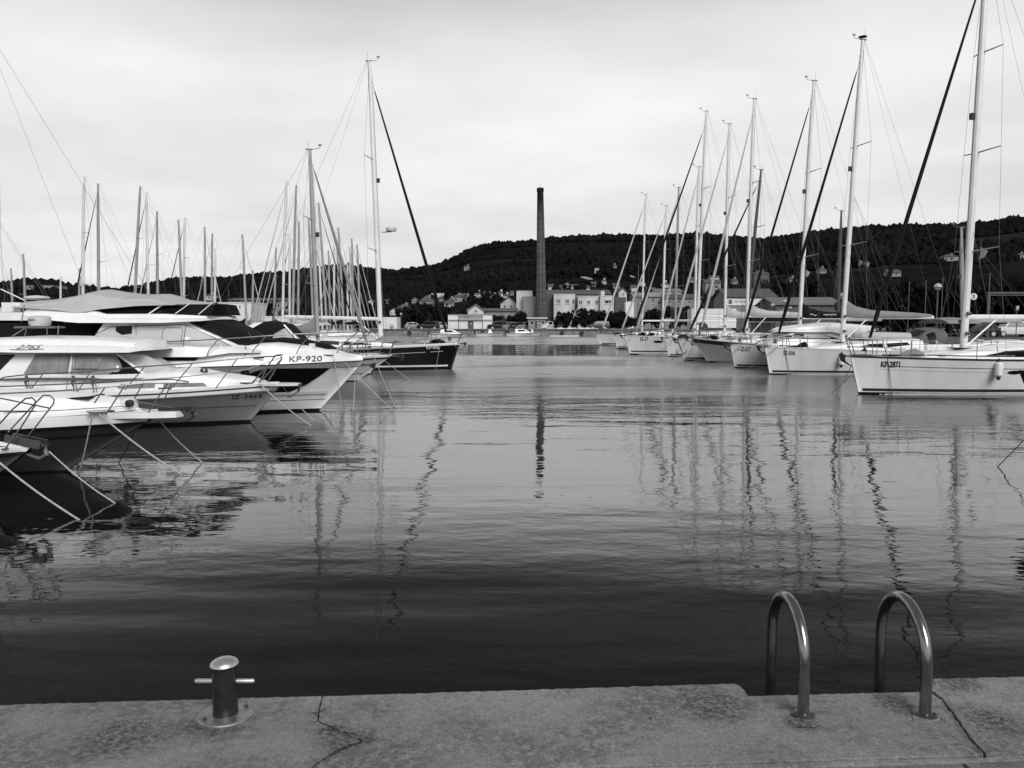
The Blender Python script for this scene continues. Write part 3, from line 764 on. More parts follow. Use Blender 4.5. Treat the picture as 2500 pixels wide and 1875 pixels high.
def rope(label, p0, p1, r=.012, m=None, sag=.05, name='mooring_rope', group=None):
    P0, P1 = Vector(p0), Vector(p1); n = 10
    P = [P0.lerp(P1, k/n)-Vector((0, 0, sag*math.sin(math.pi*k/n))) for k in range(n+1)]
    c = P0.copy(); P = [p-c for p in P]
    o = MB().tube(P, r, 6).build(name, m or ROPE, None, loc=c)
    return tag(o, label, 'rope', group)
def fender(label, fr, H, x, z, r=.13, h=.6, m=None, side=None):
    sd = side or fr.near; y = sd*(H.yat(x, z+h*.5)+r*1.02); wp = fr.world(x, y, z)
    o = thing('fender', label, 'fender', wp, fr.a)
    MB().lathe([(.02, 0), (r*.5, .03), (r*.95, .1), (r, .2), (r, h-.2), (r*.95, h-.1), (r*.5, h-.03), (.02, h)], n=14).build('body', m or WHITE, o)
    MB().lathe([(.01, -.07), (r*.35, -.05), (r*.62, .045), (.02, .05)], n=12).build('end_cap', RUBBER, o)
    MB().lathe([(.01, h+.07), (r*.35, h+.05), (r*.62, h-.045), (.02, h-.05)], n=12).build('end_cap', RUBBER, o)
    MB().tube([(0, 0, h), (0, -sd*.12, H.sheer(x)-z+.5)], .008, 5).build('lanyard', ROPED, o)
    return o
# ------------------------------------------------------------------ right-hand row of sailing yachts
RA = math.pi+R(12)
g_r = 'sailing yachts moored along the right side'
def lines(desc, fr, H, w0, w1, m=ROPED, r=.011):
    for nm, (px, py), sd, xo in (('nearer', w0, fr.near, -.5), ('farther', w1, -fr.near, -.4)):
        rope(f'{nm} mooring rope slanting into the water from the bow of {desc}', fr.world(xo, sd*max(.12, H.bd(-xo/H.L)), H.sheer(xo)+.03), on(px, py, -.06), r, m)

r1, f1, H1, m1 = sailboat('white sailing yacht KP-2871 with two thin hull lines at the right edge', 2079, 28.7, RA, 12.6, 3.9, 1.33, (2352, 845), (2412, -140), rake=.36, reg='KP-2871', style='double', genoa='dark', genoa_r=.066, mast_r=.13, spread=3, vang=True, boom_h=1.15, reg_size=.22, reg_x=.85, reg_fs=(.58, 1), group=g_r, detail=2, fm=1.2)
for sd in (-1, 1):
    H1.strip(r1, 'rubbing_line', STRIPE, .1, .14, .18, .9, -.25, rel='sheer', sides=(sd,))
lines('white yacht KP-2871', f1, H1, (2026, 963), (2040, 966))
rope('dark rope hanging straight down the hull side of white yacht KP-2871', f1.world(-1.0, f1.near*(H1.yat(-1.0, 1.2)+.04), 1.35), f1.world(-1.35, f1.near*(H1.yat(-1.35, .1)+.05), -.1), .012, ROPED, .0)
fx, fz = f1.loc(2424, 918, 1.6)
fender('white cylindrical fender hanging on the hull of yacht KP-2871', f1, H1, fx, .62)
xx, zz = f1.loc(2466, 866, 1.3)
rp = MB(); 
drape(r1, 'portlight', GLASS, [(xx-.32+a_, .0+b_) for a_, b_ in rrect(0, 1.36, .64, 1.5, .05)], lambda x, z: H1.yat(x, 1.1)*.985-.02, f1.near, .03, 1)
hp = f1.loc(2472, 909, 1.7)
drape(r1, 'hull_portlight', GLASS, [(hp[0]+.26*math.cos(a), hp[1]+.065*math.sin(a)) for a in [2*math.pi*k/16 for k in range(16)]], H1.yat, f1.near, .012, 1)
MB().box((m1[0]-.0, 0, m1[1]+.02), (.5, .4, .05)).build('mast_step', STEELD, r1)

r2, f2, H2, m2 = sailboat('white sailing yacht IZ-316 with an inflatable dinghy and grey sprayhood on its deck', 1868, 39.5, RA, 11.6, 3.7, 1.34, (2056, 826), (2106, 98), rake=.3, reg='IZ-316', style='stripe', genoa='dark', genoa_r=.07, mast_r=.115, vang=True, cover='grey', boom_h=1.25, reg_size=.21, reg_x=.75, reg_fs=(.62, 1), group=g_r, sprayhood=True, boom_len=.43, boot=(.12, .22))
lines('white yacht IZ-316', f2, H2, (1798, 918), (1813, 916))
rope('dark rope hanging down the hull side of white yacht IZ-316', f2.world(-.75, f2.near*(H2.yat(-.75, 1.2)+.04), 1.36), f2.world(-1.15, f2.near*(H2.yat(-1.15, .1)+.05), -.1), .012, ROPED, 0)
fx, fz = f2.loc(2058, 870, 1.6)
fender('white fender with dark cone end hanging on the hull of yacht IZ-316', f2, H2, fx, .45)
MB().lathe([(.02, 0), (.2, .02), (.2, .05), (.02, .07)], (m2[2], 0, m2[3]+.12), 20).build('masthead_antenna_disc', RUBBER, r2)

r3, f3, H3, m3 = sailboat('white sailing yacht IZ-317 with a dark lettered sail cover', 1784, 45.3, RA, 11.2, 3.6, 1.29, (1950, 822), (1987, 198), rake=.28, reg='~ IZ-317', style='stripe', hullm=mat('slightly_dull_gelcoat', .66, .3, var=.08, streak=True), genoa='dark', genoa_r=.066, mast_r=.11, vang=True, cover='dark', boom_h=1.3, reg_size=.2, reg_x=.35, group=g_r, boom_len=.4)
lines('white yacht IZ-317', f3, H3, (1738, 902), (1752, 903))
bx, bz_ = f3.loc(2012, 764, .25)
lettering(r3, 'impression', WHITE2, bx, m3[1]+1.3+.1, .13, lambda x, z: .19, f3.near, (1.25, 1.0), name='sail_cover_lettering', proud=.03)
wv = MB(); wx = bx+.85
wv.tube([(wx-.42*k_, f3.near*.215, m3[1]+1.44+.05*math.sin(k_*6.3)+.02) for k_ in [0, .25, .5, .75, 1]], [.008, .022, .016, .022, .008], 6); wv.build('wave_logo', WHITE2, r3)

r4, f4, H4, m4 = sailboat('grey-hulled classic yacht with overhanging bow and dark bulwark band', 1688, 52.0, RA, 11.0, 3.3, 1.55, (1822, 812), (1841, 242), rake=1.15, hullm=mat('light_grey_hull', .3, .3, var=.06), reg=None, style='plain', genoa='light', genoa_r=.075, group=g_r, cover='light', boom_h=1.45, fm=1.05, boom_len=.42, vang=True)
H4.strip(r4, 'bulwark_band', STRIPE, -.28, .02, 0, .3, .012, rel='sheer')
lines('grey classic yacht', f4, H4, (1660, 893), (1672, 896))
r5, f5, H5, m5 = sailboat('white sailing yacht IZ-62 with a large anchor hanging at its bow', 1657, 54.5, RA, 10.4, 3.4, 1.42, (1819, 812), (1858, 415), rake=.4, mastm=ALUD, reg='IZ-62', style='stripe', genoa='dark', genoa_r=.075, cover='dark', boom_h=.95, reg_size=.24, reg_x=.7, group=g_r, boom_len=.38)
lines('white yacht IZ-62', f5, H5, (1634, 884), (1641, 882))
an = MB(); an.tube([(.0, 0, 1.5), (-.35, 0, .55)], .035, 6); an.tube([(.12, 0, .75), (0, 0, .52), (-.35, 0, .48), (-.6, 0, .62), (-.66, 0, .86)], [.02, .04, .05, .04, .015], 6)
an.build('hanging_anchor', ANCH, r5).location = (.3, f5.near*.55, -.05)
r6, f6, H6, m6 = sailboat('white sailing yacht IZ-80 between yachts IZ-17 and IZ-62', 1626, 60.4, RA, 10.8, 3.5, 1.4, (1769, 812), (1780, 303), rake=.22, reg='IZ-80', style='stripe', genoa='light', genoa_r=.075, cover='light', boom_h=1.3, reg_size=.24, reg_x=.55, group=g_r, boom_len=.4)
lines('white yacht IZ-80', f6, H6, (1602, 877), (1608, 875))
r7, f7, H7, m7 = sailboat('white sailing yacht IZ-17 with an oval hull window near the bow', 1526, 65.0, RA, 13.2, 4.0, 1.5, (1702, 815), (1724, 272), rake=.42, reg='IZ-17', style='stripe', genoa='dark', genoa_r=.08, mast_r=.11, boom_h=1.3, reg_size=.24, reg_x=1.05, group=g_r, boot=(.2, .3), reg_fs=(.8, 1.2))
drape(r7, 'hull_portlight', GLASS, [(-2.35+.36*math.cos(a), 1.02+.09*math.sin(a)) for a in [2*math.pi*k/16 for k in range(16)]], H7.yat, f7.near, .012, 1)
lines('white yacht IZ-17', f7, H7, (1506, 868), (1512, 866))
r8, f8, H8, m8 = sailboat('farthest white sailing yacht of the right row with a pale furled headsail', 1456, 93.0, RA, 11.5, 3.6, 1.2, (1567, 812), (1576, 475), rake=.55, style='stripe', genoa='light', genoa_r=.1, group=g_r, detail=1)
sailboat('white sailing yacht half hidden behind IZ-17, its mast left of two taller masts', 1500, 80, RA, 10.5, 3.4, 1.2, (1617, 812), (1626, 503), rake=.3, style='stripe', genoa='light', genoa_r=.08, group=g_r, detail=1)
sailboat('white sailing yacht behind IZ-17 with a dark furled headsail and short boom', 1535, 73, RA, 10.8, 3.4, 1.2, (1648, 812), (1657, 458), rake=.3, style='stripe', mastm=ALUG, genoa='light', genoa_r=.08, group=g_r, detail=1)
sailboat('white sailing yacht behind IZ-80 with a slim mast below the skyline pines', 1590, 69, RA, 10.4, 3.4, 1.2, (1695, 812), (1706, 408), rake=.3, style='stripe', genoa='light', genoa_r=.08, group=g_r, detail=1)
sailboat('sailing yacht with a dark bare mast, farther back between IZ-317 and IZ-316', 1925, 60, math.pi+R(10), 9.5, 3.2, 1.2, (2045, 812), (2054, 515), rake=.4, style='stripe', mastm=ALUD, genoa=None, group=g_r, detail=1, spread=1)
sailboat('sailing yacht with a grey mast standing just left behind the mast of KP-2871', 2215, 45, math.pi+R(8), 9.5, 3.2, 1.15, (2352, 812), (2347, 556), rake=.4, style='stripe', mastm=ALUG, genoa=None, group=g_r, detail=1, spread=0)
# nearest yacht, only its dark anchor reaches into the frame
r0, f0, H0, m0 = sailboat('nearest right-hand yacht, only its black bow anchor showing at the right edge', 2572, 13.6, math.pi+R(6), 10.5, 3.4, 1.5, (3100, 800), (3130, -1600), rake=.3, style='stripe', genoa='dark', group=g_r, anchor_=False)
anchor(r0, .2, 1.66, RUBBER, .85)
rope('dark rope of the nearest right-hand yacht entering the water at the right edge', f0.world(-.3, 0.15, 1.52), on(2428, 1147, -.06), .011, ROPED)

# white hardtop motor yacht between IZ-316 and IZ-317
fm_ = Frame(1882, 42.6, math.pi+R(10))
mo_ = thing('motor_yacht', 'white hardtop motor yacht behind the bow of yacht IZ-316', 'motorboat', fm_.O, fm_.a)
Hm = Hull(11, 3.6, 1.2, 1.0, 1.0, 1.0); hmo = Hm.mesh(mo_, WHITE); Hm.deck(mo_, WHITE); Hm.strip(hmo, 'antifouling', ANTI, -.24, .05)
L_ = lambda px, py: fm_.loc(px, py, 1.3)
D = Deckhouse([(L_(1892, 828)[0], 1.0, 1.35, 1.1, .9), (L_(1940, 806)[0], 1.0, 1.98, 1.3, 1.1), (L_(1990, 804)[0], 1.0, 2.02, 1.4, 1.2), (L_(2120, 806)[0], 1.0, 2.0, 1.4, 1.2)], .1, .05)
dm = D.build(mo_, 'cabin', WHITE)
for sd in (-1, 1):
    drape(dm, 'window', GLASS, [L_(1896, 827), (L_(1945, 806)[0], 1.93), (L_(2010, 806)[0], 1.93), L_(2052, 828)], D.yat, sd, .015)
drape(dm, 'window_blind', COVERW, [L_(1965, 825), L_(1965, 815), L_(2010, 813), L_(2030, 826)], D.yat, fm_.near, .03)
D2 = Deckhouse([(L_(1917, 797)[0], 2.05, 2.09, .6, .4), (L_(1950, 790)[0], 2.03, 2.27, 1.3, 1.1), (L_(2030, 783)[0], 2.03, 2.45, 1.45, 1.2), (L_(2060, 790)[0], 1.9, 2.46, 1.45, 1.25), (L_(2100, 800)[0], 1.5, 2.4, 1.45, 1.25), (L_(2135, 800)[0], 2.1, 2.34, 1.4, 1.2)], .15, .06)
D2.build(mo_, 'hardtop', WHITE)
# dinghy on IZ-316
dx, dz_ = f2.loc(2162, 822, .4)
dg = thing('inflatable_dinghy', 'pale inflatable dinghy lashed upside down on the foredeck of yacht IZ-316', 'dinghy', f2.world(dx, 0, dz_-.12), f2.a)
mb = MB()
for sd in (-1, 1):
    mb.tube([(1.35, 0, .16), (1.2, sd*.3, .16), (.8, sd*.48, .14), (0, sd*.55, .13), (-1.2, sd*.55, .12)], [.16, .19, .21, .22, .2], 10)
mb.build('tubes', CANVAS, dg); MB().prism([(1.2, 0), (.7, .4), (-1.15, .45), (-1.15, -.45), (.7, -.4)], .1, .26).build('floor', CANVG, dg)
for k_ in (-.6, .35): MB().tube([(k_, -.72, .05), (k_, -.5, .37), (k_, 0, .38), (k_, .5, .37), (k_, .72, .05)], .02, 5).build('lashing_strap', STRIPE, dg)
# bimini over IZ-316
bmx, bmz = f2.loc(2335, 785, .6)
rows = []
for k_ in range(7):
    t_ = k_/6; rows.append([(bmx+.9-1.9*t_, 1.1*math.cos(math.pi*j/8), bmz-.1+.32*math.sin(math.pi*j/8)*(.55+.45*math.sin(math.pi*(.15+.7*t_)))) for j in range(9)])
bi = MB().loft(rows, caps=False).build('bimini', CANVG, r2, ang=60)
for xo in (.7, -.8):
    MB().tube([(bmx+xo, -1.1, bmz-.1), (bmx, -1.15, 1.3)], .015, 5).build('bimini_frame', STEEL, r2); MB().tube([(bmx+xo, 1.1, bmz-.1), (bmx, 1.15, 1.3)], .015, 5).build('bimini_frame', STEEL, r2)

# ------------------------------------------------------------------ left row
LA = R(-4)
k1, g1, G1, mk = sailboat('dark navy sailing yacht KP-996 with white stripes at the end of the left row', 1122, 44.2, LA, 12.4, 3.9, 1.38, (930, 815), (902, 150), rake=.44, hullm=NAVY, reg='KP-996', regm=WHITE2, style='navy', genoa='dark', genoa_r=.075, mast_r=.13, boom_h=1.2, vang=True, reg_size=.17, reg_x=1.65, reg_fs=(1, 1), group='sailing yachts of the left row', fm=1.15, boom_len=.42, boom_slope=.12)
G1.strip(k1, 'gunwale_band', WHITE, -.05, .08, 0, 1, .012, rel='sheer')
for nm, p_ in (('nearer', (1156, 901)), ('farther', (1164, 898))):
    sgn = -1 if nm == 'nearer' else 1
    rope(f'{nm} mooring rope slanting down ahead of navy yacht KP-996', g1.world(-.3, sgn*.25, 1.4), on(p_[0], p_[1], -.05), .01, ROPE)
rope('pale rope hanging down the dark bow side of yacht KP-996', g1.world(-.95, -(G1.yat(-.95, 1.2)+.05), 1.42), g1.world(-1.25, -(G1.yat(-1.25, .2)+.06), -.05), .01, ROPE, 0)
rx, rz_ = g1.loc(936, 560)
ra = MB(); ra.lathe([(.05, -.12), (.27, -.1), (.3, 0), (.27, .1), (.05, .13)], (rx+.42, 0, rz_), 18); ra.build('radar_dome', OFFW, k1); MB().tube([(rx-.1, 0, rz_-.15), (rx+.42, 0, rz_-.13)], .03, 6).build('radar_bracket', ALUG, k1)
# dinghy under a grey cover on its foredeck
cx1, cz1 = g1.loc(968, 832, .3)
cd = thing('covered_dinghy', 'upturned dinghy under grey canvas on the foredeck of navy yacht KP-996', 'dinghy', g1.world(cx1, 0, G1.sheer(cx1)+.02), g1.a)
rows = []
for k_ in range(13):
    t_ = k_/12; xx = 1.35-2.7*t_; e_ = max(.05, (1-abs(2*t_-1)**3.2)); w_ = .72*e_**.5; h_ = .58*e_**.6*(.85+.25*t_)
    rows.append([(xx, w_*math.cos(math.pi*j/10), max(0, h_*math.sin(math.pi*j/10)**.7)) for j in range(11)])
MB().loft(rows, caps=True).build('canvas_cover', CANVG, cd, ang=70)
MB().tube([(-1.2, -.66, .2), (0, -.75, .24), (1.1, -.52, .2)], .015, 5).build('cover_cord', STRIPE, cd)
# grey-masted yacht
s2, q2, Q2, mq = sailboat('white sailing yacht with grey mast and grey sail cover left of navy yacht KP-996', 930, 39.5, R(0), 9.6, 3.2, 1.02, (777, 836), (757, 366), rake=.6, mastm=ALUG, genoa='grey', genoa_r=.075, mast_r=.1, style='stripe', cover='grey', boom_h=.75, group='sailing yachts of the left row', boom_len=.34, vang=True, fm=.92)

def white_nose(parent, pts_): pass
# --- cruiser with black canopy
fq_ = Frame(955, 35.0, 0); cr5 = thing('motor_cruiser', 'white motor cruiser with black canopy between KP-920 and navy yacht', 'motorboat', fq_.O, 0)
HQ = Hull(9.6, 3.3, 1.1, .95, .95, 1.5, um=.55, p=1.9, umw=.7, pw=1.3, wlr=.85, fl=.8); hq = HQ.mesh(cr5, WHITE2); HQ.deck(cr5, WHITE)
HQ.strip(hq, 'antifouling', ANTI, -.24, .05); HQ.strip(hq, 'chine_line', STRIPE, .32, .35, .02, 1); HQ.strip(cr5, 'rub_rail', STRIPE, -.12, -.07, 0, 1, .02, rel='sheer')
HQ.strip(cr5, 'gunwale', WHITE, -.06, .05, 0, 1, .02, rel='sheer')
LQ = lambda px, py: fq_.loc(px, py, 1.2)
DQ = Deckhouse([(-1.2, 1.0, 1.08, .3, .2), (-3.0, .98, 1.3, .95, .7), (-4.2, .95, 1.42, 1.25, 1.0), (-9, .9, 1.4, 1.4, 1.2)], .12, .06); DQ.build(cr5, 'foredeck', WHITE)
x0, z0 = LQ(745, 838); x1, z1 = LQ(690, 795); x2, z2 = LQ(612, 790); x3, z3 = LQ(590, 826)
DC = Deckhouse([(x0, 1.35, 1.42, 1.2, 1.0), (x1, 1.3, z1, 1.3, .95), (lerp(x1, x2, .5), 1.3, z1+.13, 1.35, 1.0), (x2, 1.3, z2, 1.35, 1.0), (x3, 1.3, z3, 1.35, 1.1), (x3-1.6, 1.3, z3-.1, 1.3, 1.1)], .2, .08)
dc = DC.build(cr5, 'canopy', CANVD)
drape(dc, 'clear_window', mat('clear_vinyl', .22, .3, var=.6, scale=2), [LQ(742, 836), LQ(694, 800), LQ(668, 815), LQ(662, 836)], DC.yat, -1, .02)
drape(dc, 'clear_window', mat('clear_vinyl', .22), [LQ(655, 836), LQ(660, 817), LQ(625, 824), LQ(622, 834)], DC.yat, -1, .02)
drape(dc, 'white_arch', WHITE, [LQ(588, 812), LQ(600, 800), LQ(618, 788), LQ(640, 786), LQ(616, 800), LQ(604, 818)], DC.yat, -1, .03)
MB().tube([(*LQ(748, 842)[:1], -1.2, 1.42), (LQ(690, 795)[0], -1.0, LQ(690, 795)[1]+.03)], .04, 6).build('windscreen_frame', WHITE, cr5)
rail_set(cr5, HQ, -1.9, -6.5, .62, 5, m=STEEL, r=.016, lines=1, pulpit_back=1.6)
anchor(cr5, .25, 1.1, s=.9)
rope('nearer pale mooring rope running down from the bow of the black-canopied cruiser', fq_.world(-.7, -.5, 1.15), on(971, 1005, -.05), .012)
rope('farther pale mooring rope running down from the bow of the black-canopied cruiser', fq_.world(-.7, .5, 1.15), on(1005, 930, -.05), .012)

# --- flybridge motor yacht KP-920
fk = Frame(889, 23.3, 0); ky = thing('flybridge_motor_yacht', 'white flybridge motor yacht KP-920 with black windscreen and grey canvas on top', 'motorboat', fk.O, 0)
HK = Hull(13.2, 3.9, 1.44, 1.3, 1.25, 1.32, um=.42, p=2.0, umw=.62, pw=1.35, wlr=.86, fl=.75, nose=.05)
hk = HK.mesh(ky, WHITE); HK.deck(ky, WHITE)
HK.strip(hk, 'antifouling', ANTI, -.24, .07, 0, 1, .006)
HK.strip(hk, 'spray_rail', WHITE2, .5, .58, .02, 1, .05); HK.strip(hk, 'chine_line', mat('fine_dark_line', .06), .33, .345, .01, 1, .008)
HK.strip(ky, 'rub_rail', mat('grey_rub_rail', .3, .5), -.17, -.02, 0, 1, .025, rel='sheer'); HK.strip(ky, 'rub_line', STRIPE, -.02, .005, 0, 1, .035, rel='sheer')
K = lambda px, py, off=1.55: fk.loc(px, py, off)
drape(hk, 'hull_window', GLASS, [K(540, 965), K(575, 922), K(640, 901), K(796, 901, 1.0), K(768, 921, 1.1), K(735, 942, 1.2), K(690, 962, 1.3)], HK.yat, -1, .03, 4)
def kst(px, top, hb, ht, off=1.5, zb=None):
    x, z = K(px, top, off); return (x, zb if zb is not None else HK.sheer(x)-.02, z, hb, ht)
_df = [(-.05, 1.42, 1.5, .12, .06), (-.5, 1.42, 1.58, .52, .3), (K(800, 858, .8)[0], 1.40, K(800, 858, .8)[1], 1.12, .75), kst(730, 848, 1.55, 1.1), kst(660, 840, 1.78, 1.35), kst(560, 845, 1.86, 1.5), (-8, 1.27, 1.85, 1.9, 1.6), (-13.1, 1.2, 1.7, 1.75, 1.5)]
def clampw(st_, H_, k_): return [(s_[0], s_[1], s_[2], min(s_[3], H_.bd(max(.002, -s_[0]/H_.L))*k_), min(s_[4], H_.bd(max(.002, -s_[0]/H_.L))*k_*.82)) for s_ in st_]
DF = Deckhouse(clampw(_df, HK, .985), .16, .07)
df = DF.build(ky, 'foredeck', WHITE, 4)
_p = [K(px, 850, .5)[0] for px in (812, 795, 740, 680, 636)]
DP = Deckhouse([(x_, DF.par(x_)[1]-.02, DF.par(x_)[1]+h_, w_*DF.par(x_)[3], w_*.94*DF.par(x_)[3]) for x_, h_, w_ in zip(_p, (.07, .12, .13, .13, .1), (.45, .62, .66, .64, .6))], .05, .03)
DP.build(df, 'sunpad', CANVD, 3)
DK = Deckhouse([kst(664, 839, 1.3, .55, .2, 1.7), kst(600, 811, 1.58, .85, .25, 1.7), kst(534, 784, 1.68, 1.15, .3, 1.6), kst(480, 778, 1.72, 1.35, .8, 1.6), kst(420, 776, 1.74, 1.4, 1.4, 1.6), kst(300, 772, 1.76, 1.45, 1.5, 1.55), kst(255, 778, 1.76, 1.5, 1.5, 1.55), kst(236, 815, 1.76, 1.62, 1.5, 1.5), kst(230, 840, 1.76, 1.7, 1.5, 1.5)], .14, .06)
dk = DK.build(ky, 'cabin', WHITE, 4)
DK.top_sheet(dk, 'windscreen', CANVD, K(660, 838, .2)[0], K(538, 787, .3)[0], .99, .02, 12)
MB().box((K(150, 800, .3)[0], 0, 1.95), (2.6, 2.5, 1.1)).build('cockpit_shade_block', CANVD, ky)  # black block standing in for the shade under the flybridge overhang
for sd in (-1, 1):
    _xa, _xb, _xf = K(456, 787)[0], K(572, 842)[0], K(652, 838, .2)[0]
    _tp = [(lerp(_xf, _xa, k_/8), DK.par(lerp(_xf, _xa, k_/8))[1]+.035) for k_ in range(9)]
    drape(dk, 'windscreen_side', CANVD, [(_xf, 1.86), (_xb, K(572, 842)[1])][::-1]+_tp[:-1]+[(_xa, K(456, 787)[1])], lambda x_, z_: DK.yat(x_, z_), sd, .03, 4)
    drape(dk, 'side_window', COVERW, [K(238, 814), K(268, 799), K(330, 791), K(448, 794), K(560, 846), K(240, 846)], DK.yat, sd, .014, 3)
for a_, b_ in (((450, 793), (450, 846)), ((330, 791), (334, 816)), ((235, 816), (270, 798)), ((450, 793), (560, 846)), ((270, 798), (450, 792))):
    P = [K(lerp(a_[0], b_[0], t_), lerp(a_[1], b_[1], t_)) for t_ in (0, .25, .5, .75, 1)]
    MB().tube([(x, -(DK.yat(x, z)+.022), z) for x, z in P], .008, 5).build('window_seam', STRIPE, dk)
P = [K(*p_) for p_ in ((398, 838), (397, 806), (402, 800), (440, 800), (444, 806), (444, 838))]
MB().tube([(x, -(DK.yat(x, z)+.03), z) for x, z in P], .007, 5).build('window_frame', WIRE, dk)
drape(dk, 'open_side_window', GLASS, [K(284, 797), K(322, 796), K(324, 814), K(300, 817), K(284, 808)], DK.yat, -1, .03, 2)
MB().tube([(K(590, 818)[0], -1.0, K(590, 818)[1]+.06), (K(606, 838)[0], -1.15, K(606, 838)[1]+.1)], .012, 5).build('wiper', STEEL, dk)
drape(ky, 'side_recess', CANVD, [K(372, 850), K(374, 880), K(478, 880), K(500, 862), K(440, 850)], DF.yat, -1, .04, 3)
# deckhouse shadow gap aft, flybridge
DB = Deckhouse([kst(545, 777, .5, .3, .3, 2.6), kst(500, 770, 1.5, 1.2, 1.3, 2.55), kst(400, 766, 1.72, 1.5, 1.4, 2.5), kst(260, 766, 1.75, 1.55, 1.5, 2.5), kst(200, 752, 1.75, 1.5, 1.5, 2.5), kst(100, 751, 1.7, 1.5, 1.5, 2.6), kst(60, 752, 1.6, 1.45, 1.5, 2.72)], .1, .03)
db = DB.build(ky, 'flybridge', WHITE, 4)
DWs = Deckhouse([kst(518, 742, 1.2, .9, 1.1, 2.72), kst(400, 743, 1.4, 1.2, 1.2, 2.72), kst(250, 757, 1.5, 1.4, 1.3, 2.72)], .05, .02)
dws = DWs.build(ky, 'flybridge_windscreen', GLASS, 3)
for a_, b_ in (((365, 768), (400, 743)), ((432, 766), (465, 741)), ((488, 768), (518, 741))):
    P = [K(*a_, 1.35), K(*b_, 1.25)]
    MB().tube([(P[0][0], -1.46, P[0][1]), (P[1][0], -1.3, P[1][1])], .02 if a_[0] == 365 else .012, 6).build('windscreen_post', WHITE, dws)
st_ = []
for px, tp, bs, w_ in ((522, 738, 741, .7), (480, 735, 744, 1.25), (450, 731, 745, 1.4), (410, 717, 746, 1.45), (380, 718, 747, 1.45), (350, 718, 750, 1.45), (300, 712, 755, 1.5), (265, 706, 762, 1.55), (240, 711, 764, 1.55), (200, 721, 757, 1.55), (150, 729, 754, 1.55), (92, 733, 750, 1.5)):
    x, zt_ = K(px, tp, .2); zb_ = K(px, bs, 1.4)[1]; st_.append((x, zb_, zt_-.16, w_, w_*.86))
DV = Deckhouse(st_, .12, .16); DV.build(ky, 'canvas_cover', CANVAS, 3, ang=70)
ar = MB(); x, z = K(95, 752, 0); ar.box((x+.0, 0, z-.0), (.5, 2.6, .25)); ar.build('radar_arch', WHITE, ky)
MB().lathe([(.03, -.05), (.28, -.04), (.34, .0), (.3, .05), (.05, .08)], (K(90, 728, 0)[0], 0, K(90, 728, 0)[1]), 20).build('radar_dome', OFFW, ky)
MB().box((K(100, 740, 0)[0], 0, K(100, 740, 0)[1]), (.12, .12, .22)).build('radar_post', WHITE, ky)
MB().tube([(K(2, 706, 0)[0], 0, K(2, 706, 0)[1]), (K(70, 738, 0)[0], 0, K(70, 738, 0)[1])], .018, 6).build('aerial', WHITE, ky)
# side rail
def rail(parent, fr, pts_, offs, r=.016, name='hand_rail', m=STEEL):
    P = []
    for (px, py), o_ in zip(pts_, offs):
        x, z = fr.loc(px, py, o_); P.append((x, fr.near*o_, z))
    return MB().tube(P, r, 7).build(name, m, parent)
rail(ky, fk, [(380, 835), (480, 831), (580, 825), (700, 817), (800, 812), (880, 810), (918, 810)], [1.7, 1.7, 1.65, 1.4, 1.0, .5, .25])
for (a_, b_, o1, o2) in (((532, 829), (505, 869), 1.66, 1.72), ((650, 821), (614, 866), 1.5, 1.6), ((760, 815), (724, 864), 1.2, 1.35), ((872, 811), (822, 862), .55, .85), ((908, 810), (845, 858), .3, .6)):
    rail(ky, fk, [a_, (lerp(a_[0], b_[0], .85), lerp(a_[1], b_[1], .72)), b_], [o1, lerp(o1, o2, .7), o2], .014, 'rail_post')
x, z = K(701, 884, 1.25)
lettering(df, 'KP-920', STRIPE, x, z, .16, lambda x, z: max(DF.yat(x, z), .2), -1, (1.25, .95), bold=.008, slope=-.0, proud=.03)
anchor(ky, .05, 1.32, s=.9)
MB().box((-1.35, -.55, 1.86), (.16, .1, .14)).build('searchlight', WHITE, ky)
for nm, y_, p_, p2 in (('nearer', -.55, (837, 1008), 0), ('farther', .3, (862, 1008), 0)):
    rope(f'{nm} rope dropping steeply from the bow of KP-920 into the water', fk.world(-.3 if nm == 'farther' else -.75, y_, 1.5), on(p_[0], p_[1], -.05), .012, ROPE)
rope('pale rope running forward from KP-920 and crossing the cruiser bow', fk.world(-.6, -.35, 1.5), on(966, 1006, -.05), .012, ROPE)

# --- cabin cruiser IZ-3469
fc_ = Frame(676, 20.6, 0); cc = thing('cabin_cruiser', 'white cabin cruiser IZ-3469 with curtained side windows and grey lower hull', 'motorboat', fc_.O, 0)
HC = Hull(9.4, 3.1, .86, .68, .7, .74, um=.5, p=2.0, umw=.66, pw=1.4, wlr=.84, fl=.8, nose=.04)
hc = HC.mesh(cc, GREYH); HC.deck(cc, WHITE)
HC.strip(hc, 'antifouling', ANTI, -.24, .06, 0, 1, .006); HC.strip(hc, 'chine_line', mat('fine_dark_line', .06), .42, .435, .02, 1, .008)
HC.strip(cc, 'gunwale', WHITE, -.03, .16, 0, 1, .02, rel='sheer'); HC.strip(cc, 'gunwale_line', STRIPE, .05, .085, .02, 1, .026, rel='sheer'); HC.strip(cc, 'rub_rail', mat('grey_rub_rail', .3), -.06, -.03, 0, 1, .03, rel='sheer')
Cc = lambda px, py, off=1.2: fc_.loc(px, py, off)
def cst(px, top, hb, ht, zb, off=1.1): x, z = Cc(px, top, off); return (x, zb, z, hb, ht)
DT = Deckhouse(clampw([cst(640, 938, .5, .35, .9, .4), cst(600, 928, .8, .6, .86, .6), cst(520, 921, 1.15, .85, .8, .8), cst(430, 907, 1.3, 1.0, .76, .9), cst(360, 914, 1.4, 1.15, .74), cst(0, 916, 1.42, 1.25, .72), (-9.2, .7, 1.2, 1.4, 1.2)], HC, .9), .12, .06)
dt = DT.build(cc, 'foredeck', WHITE, 4)
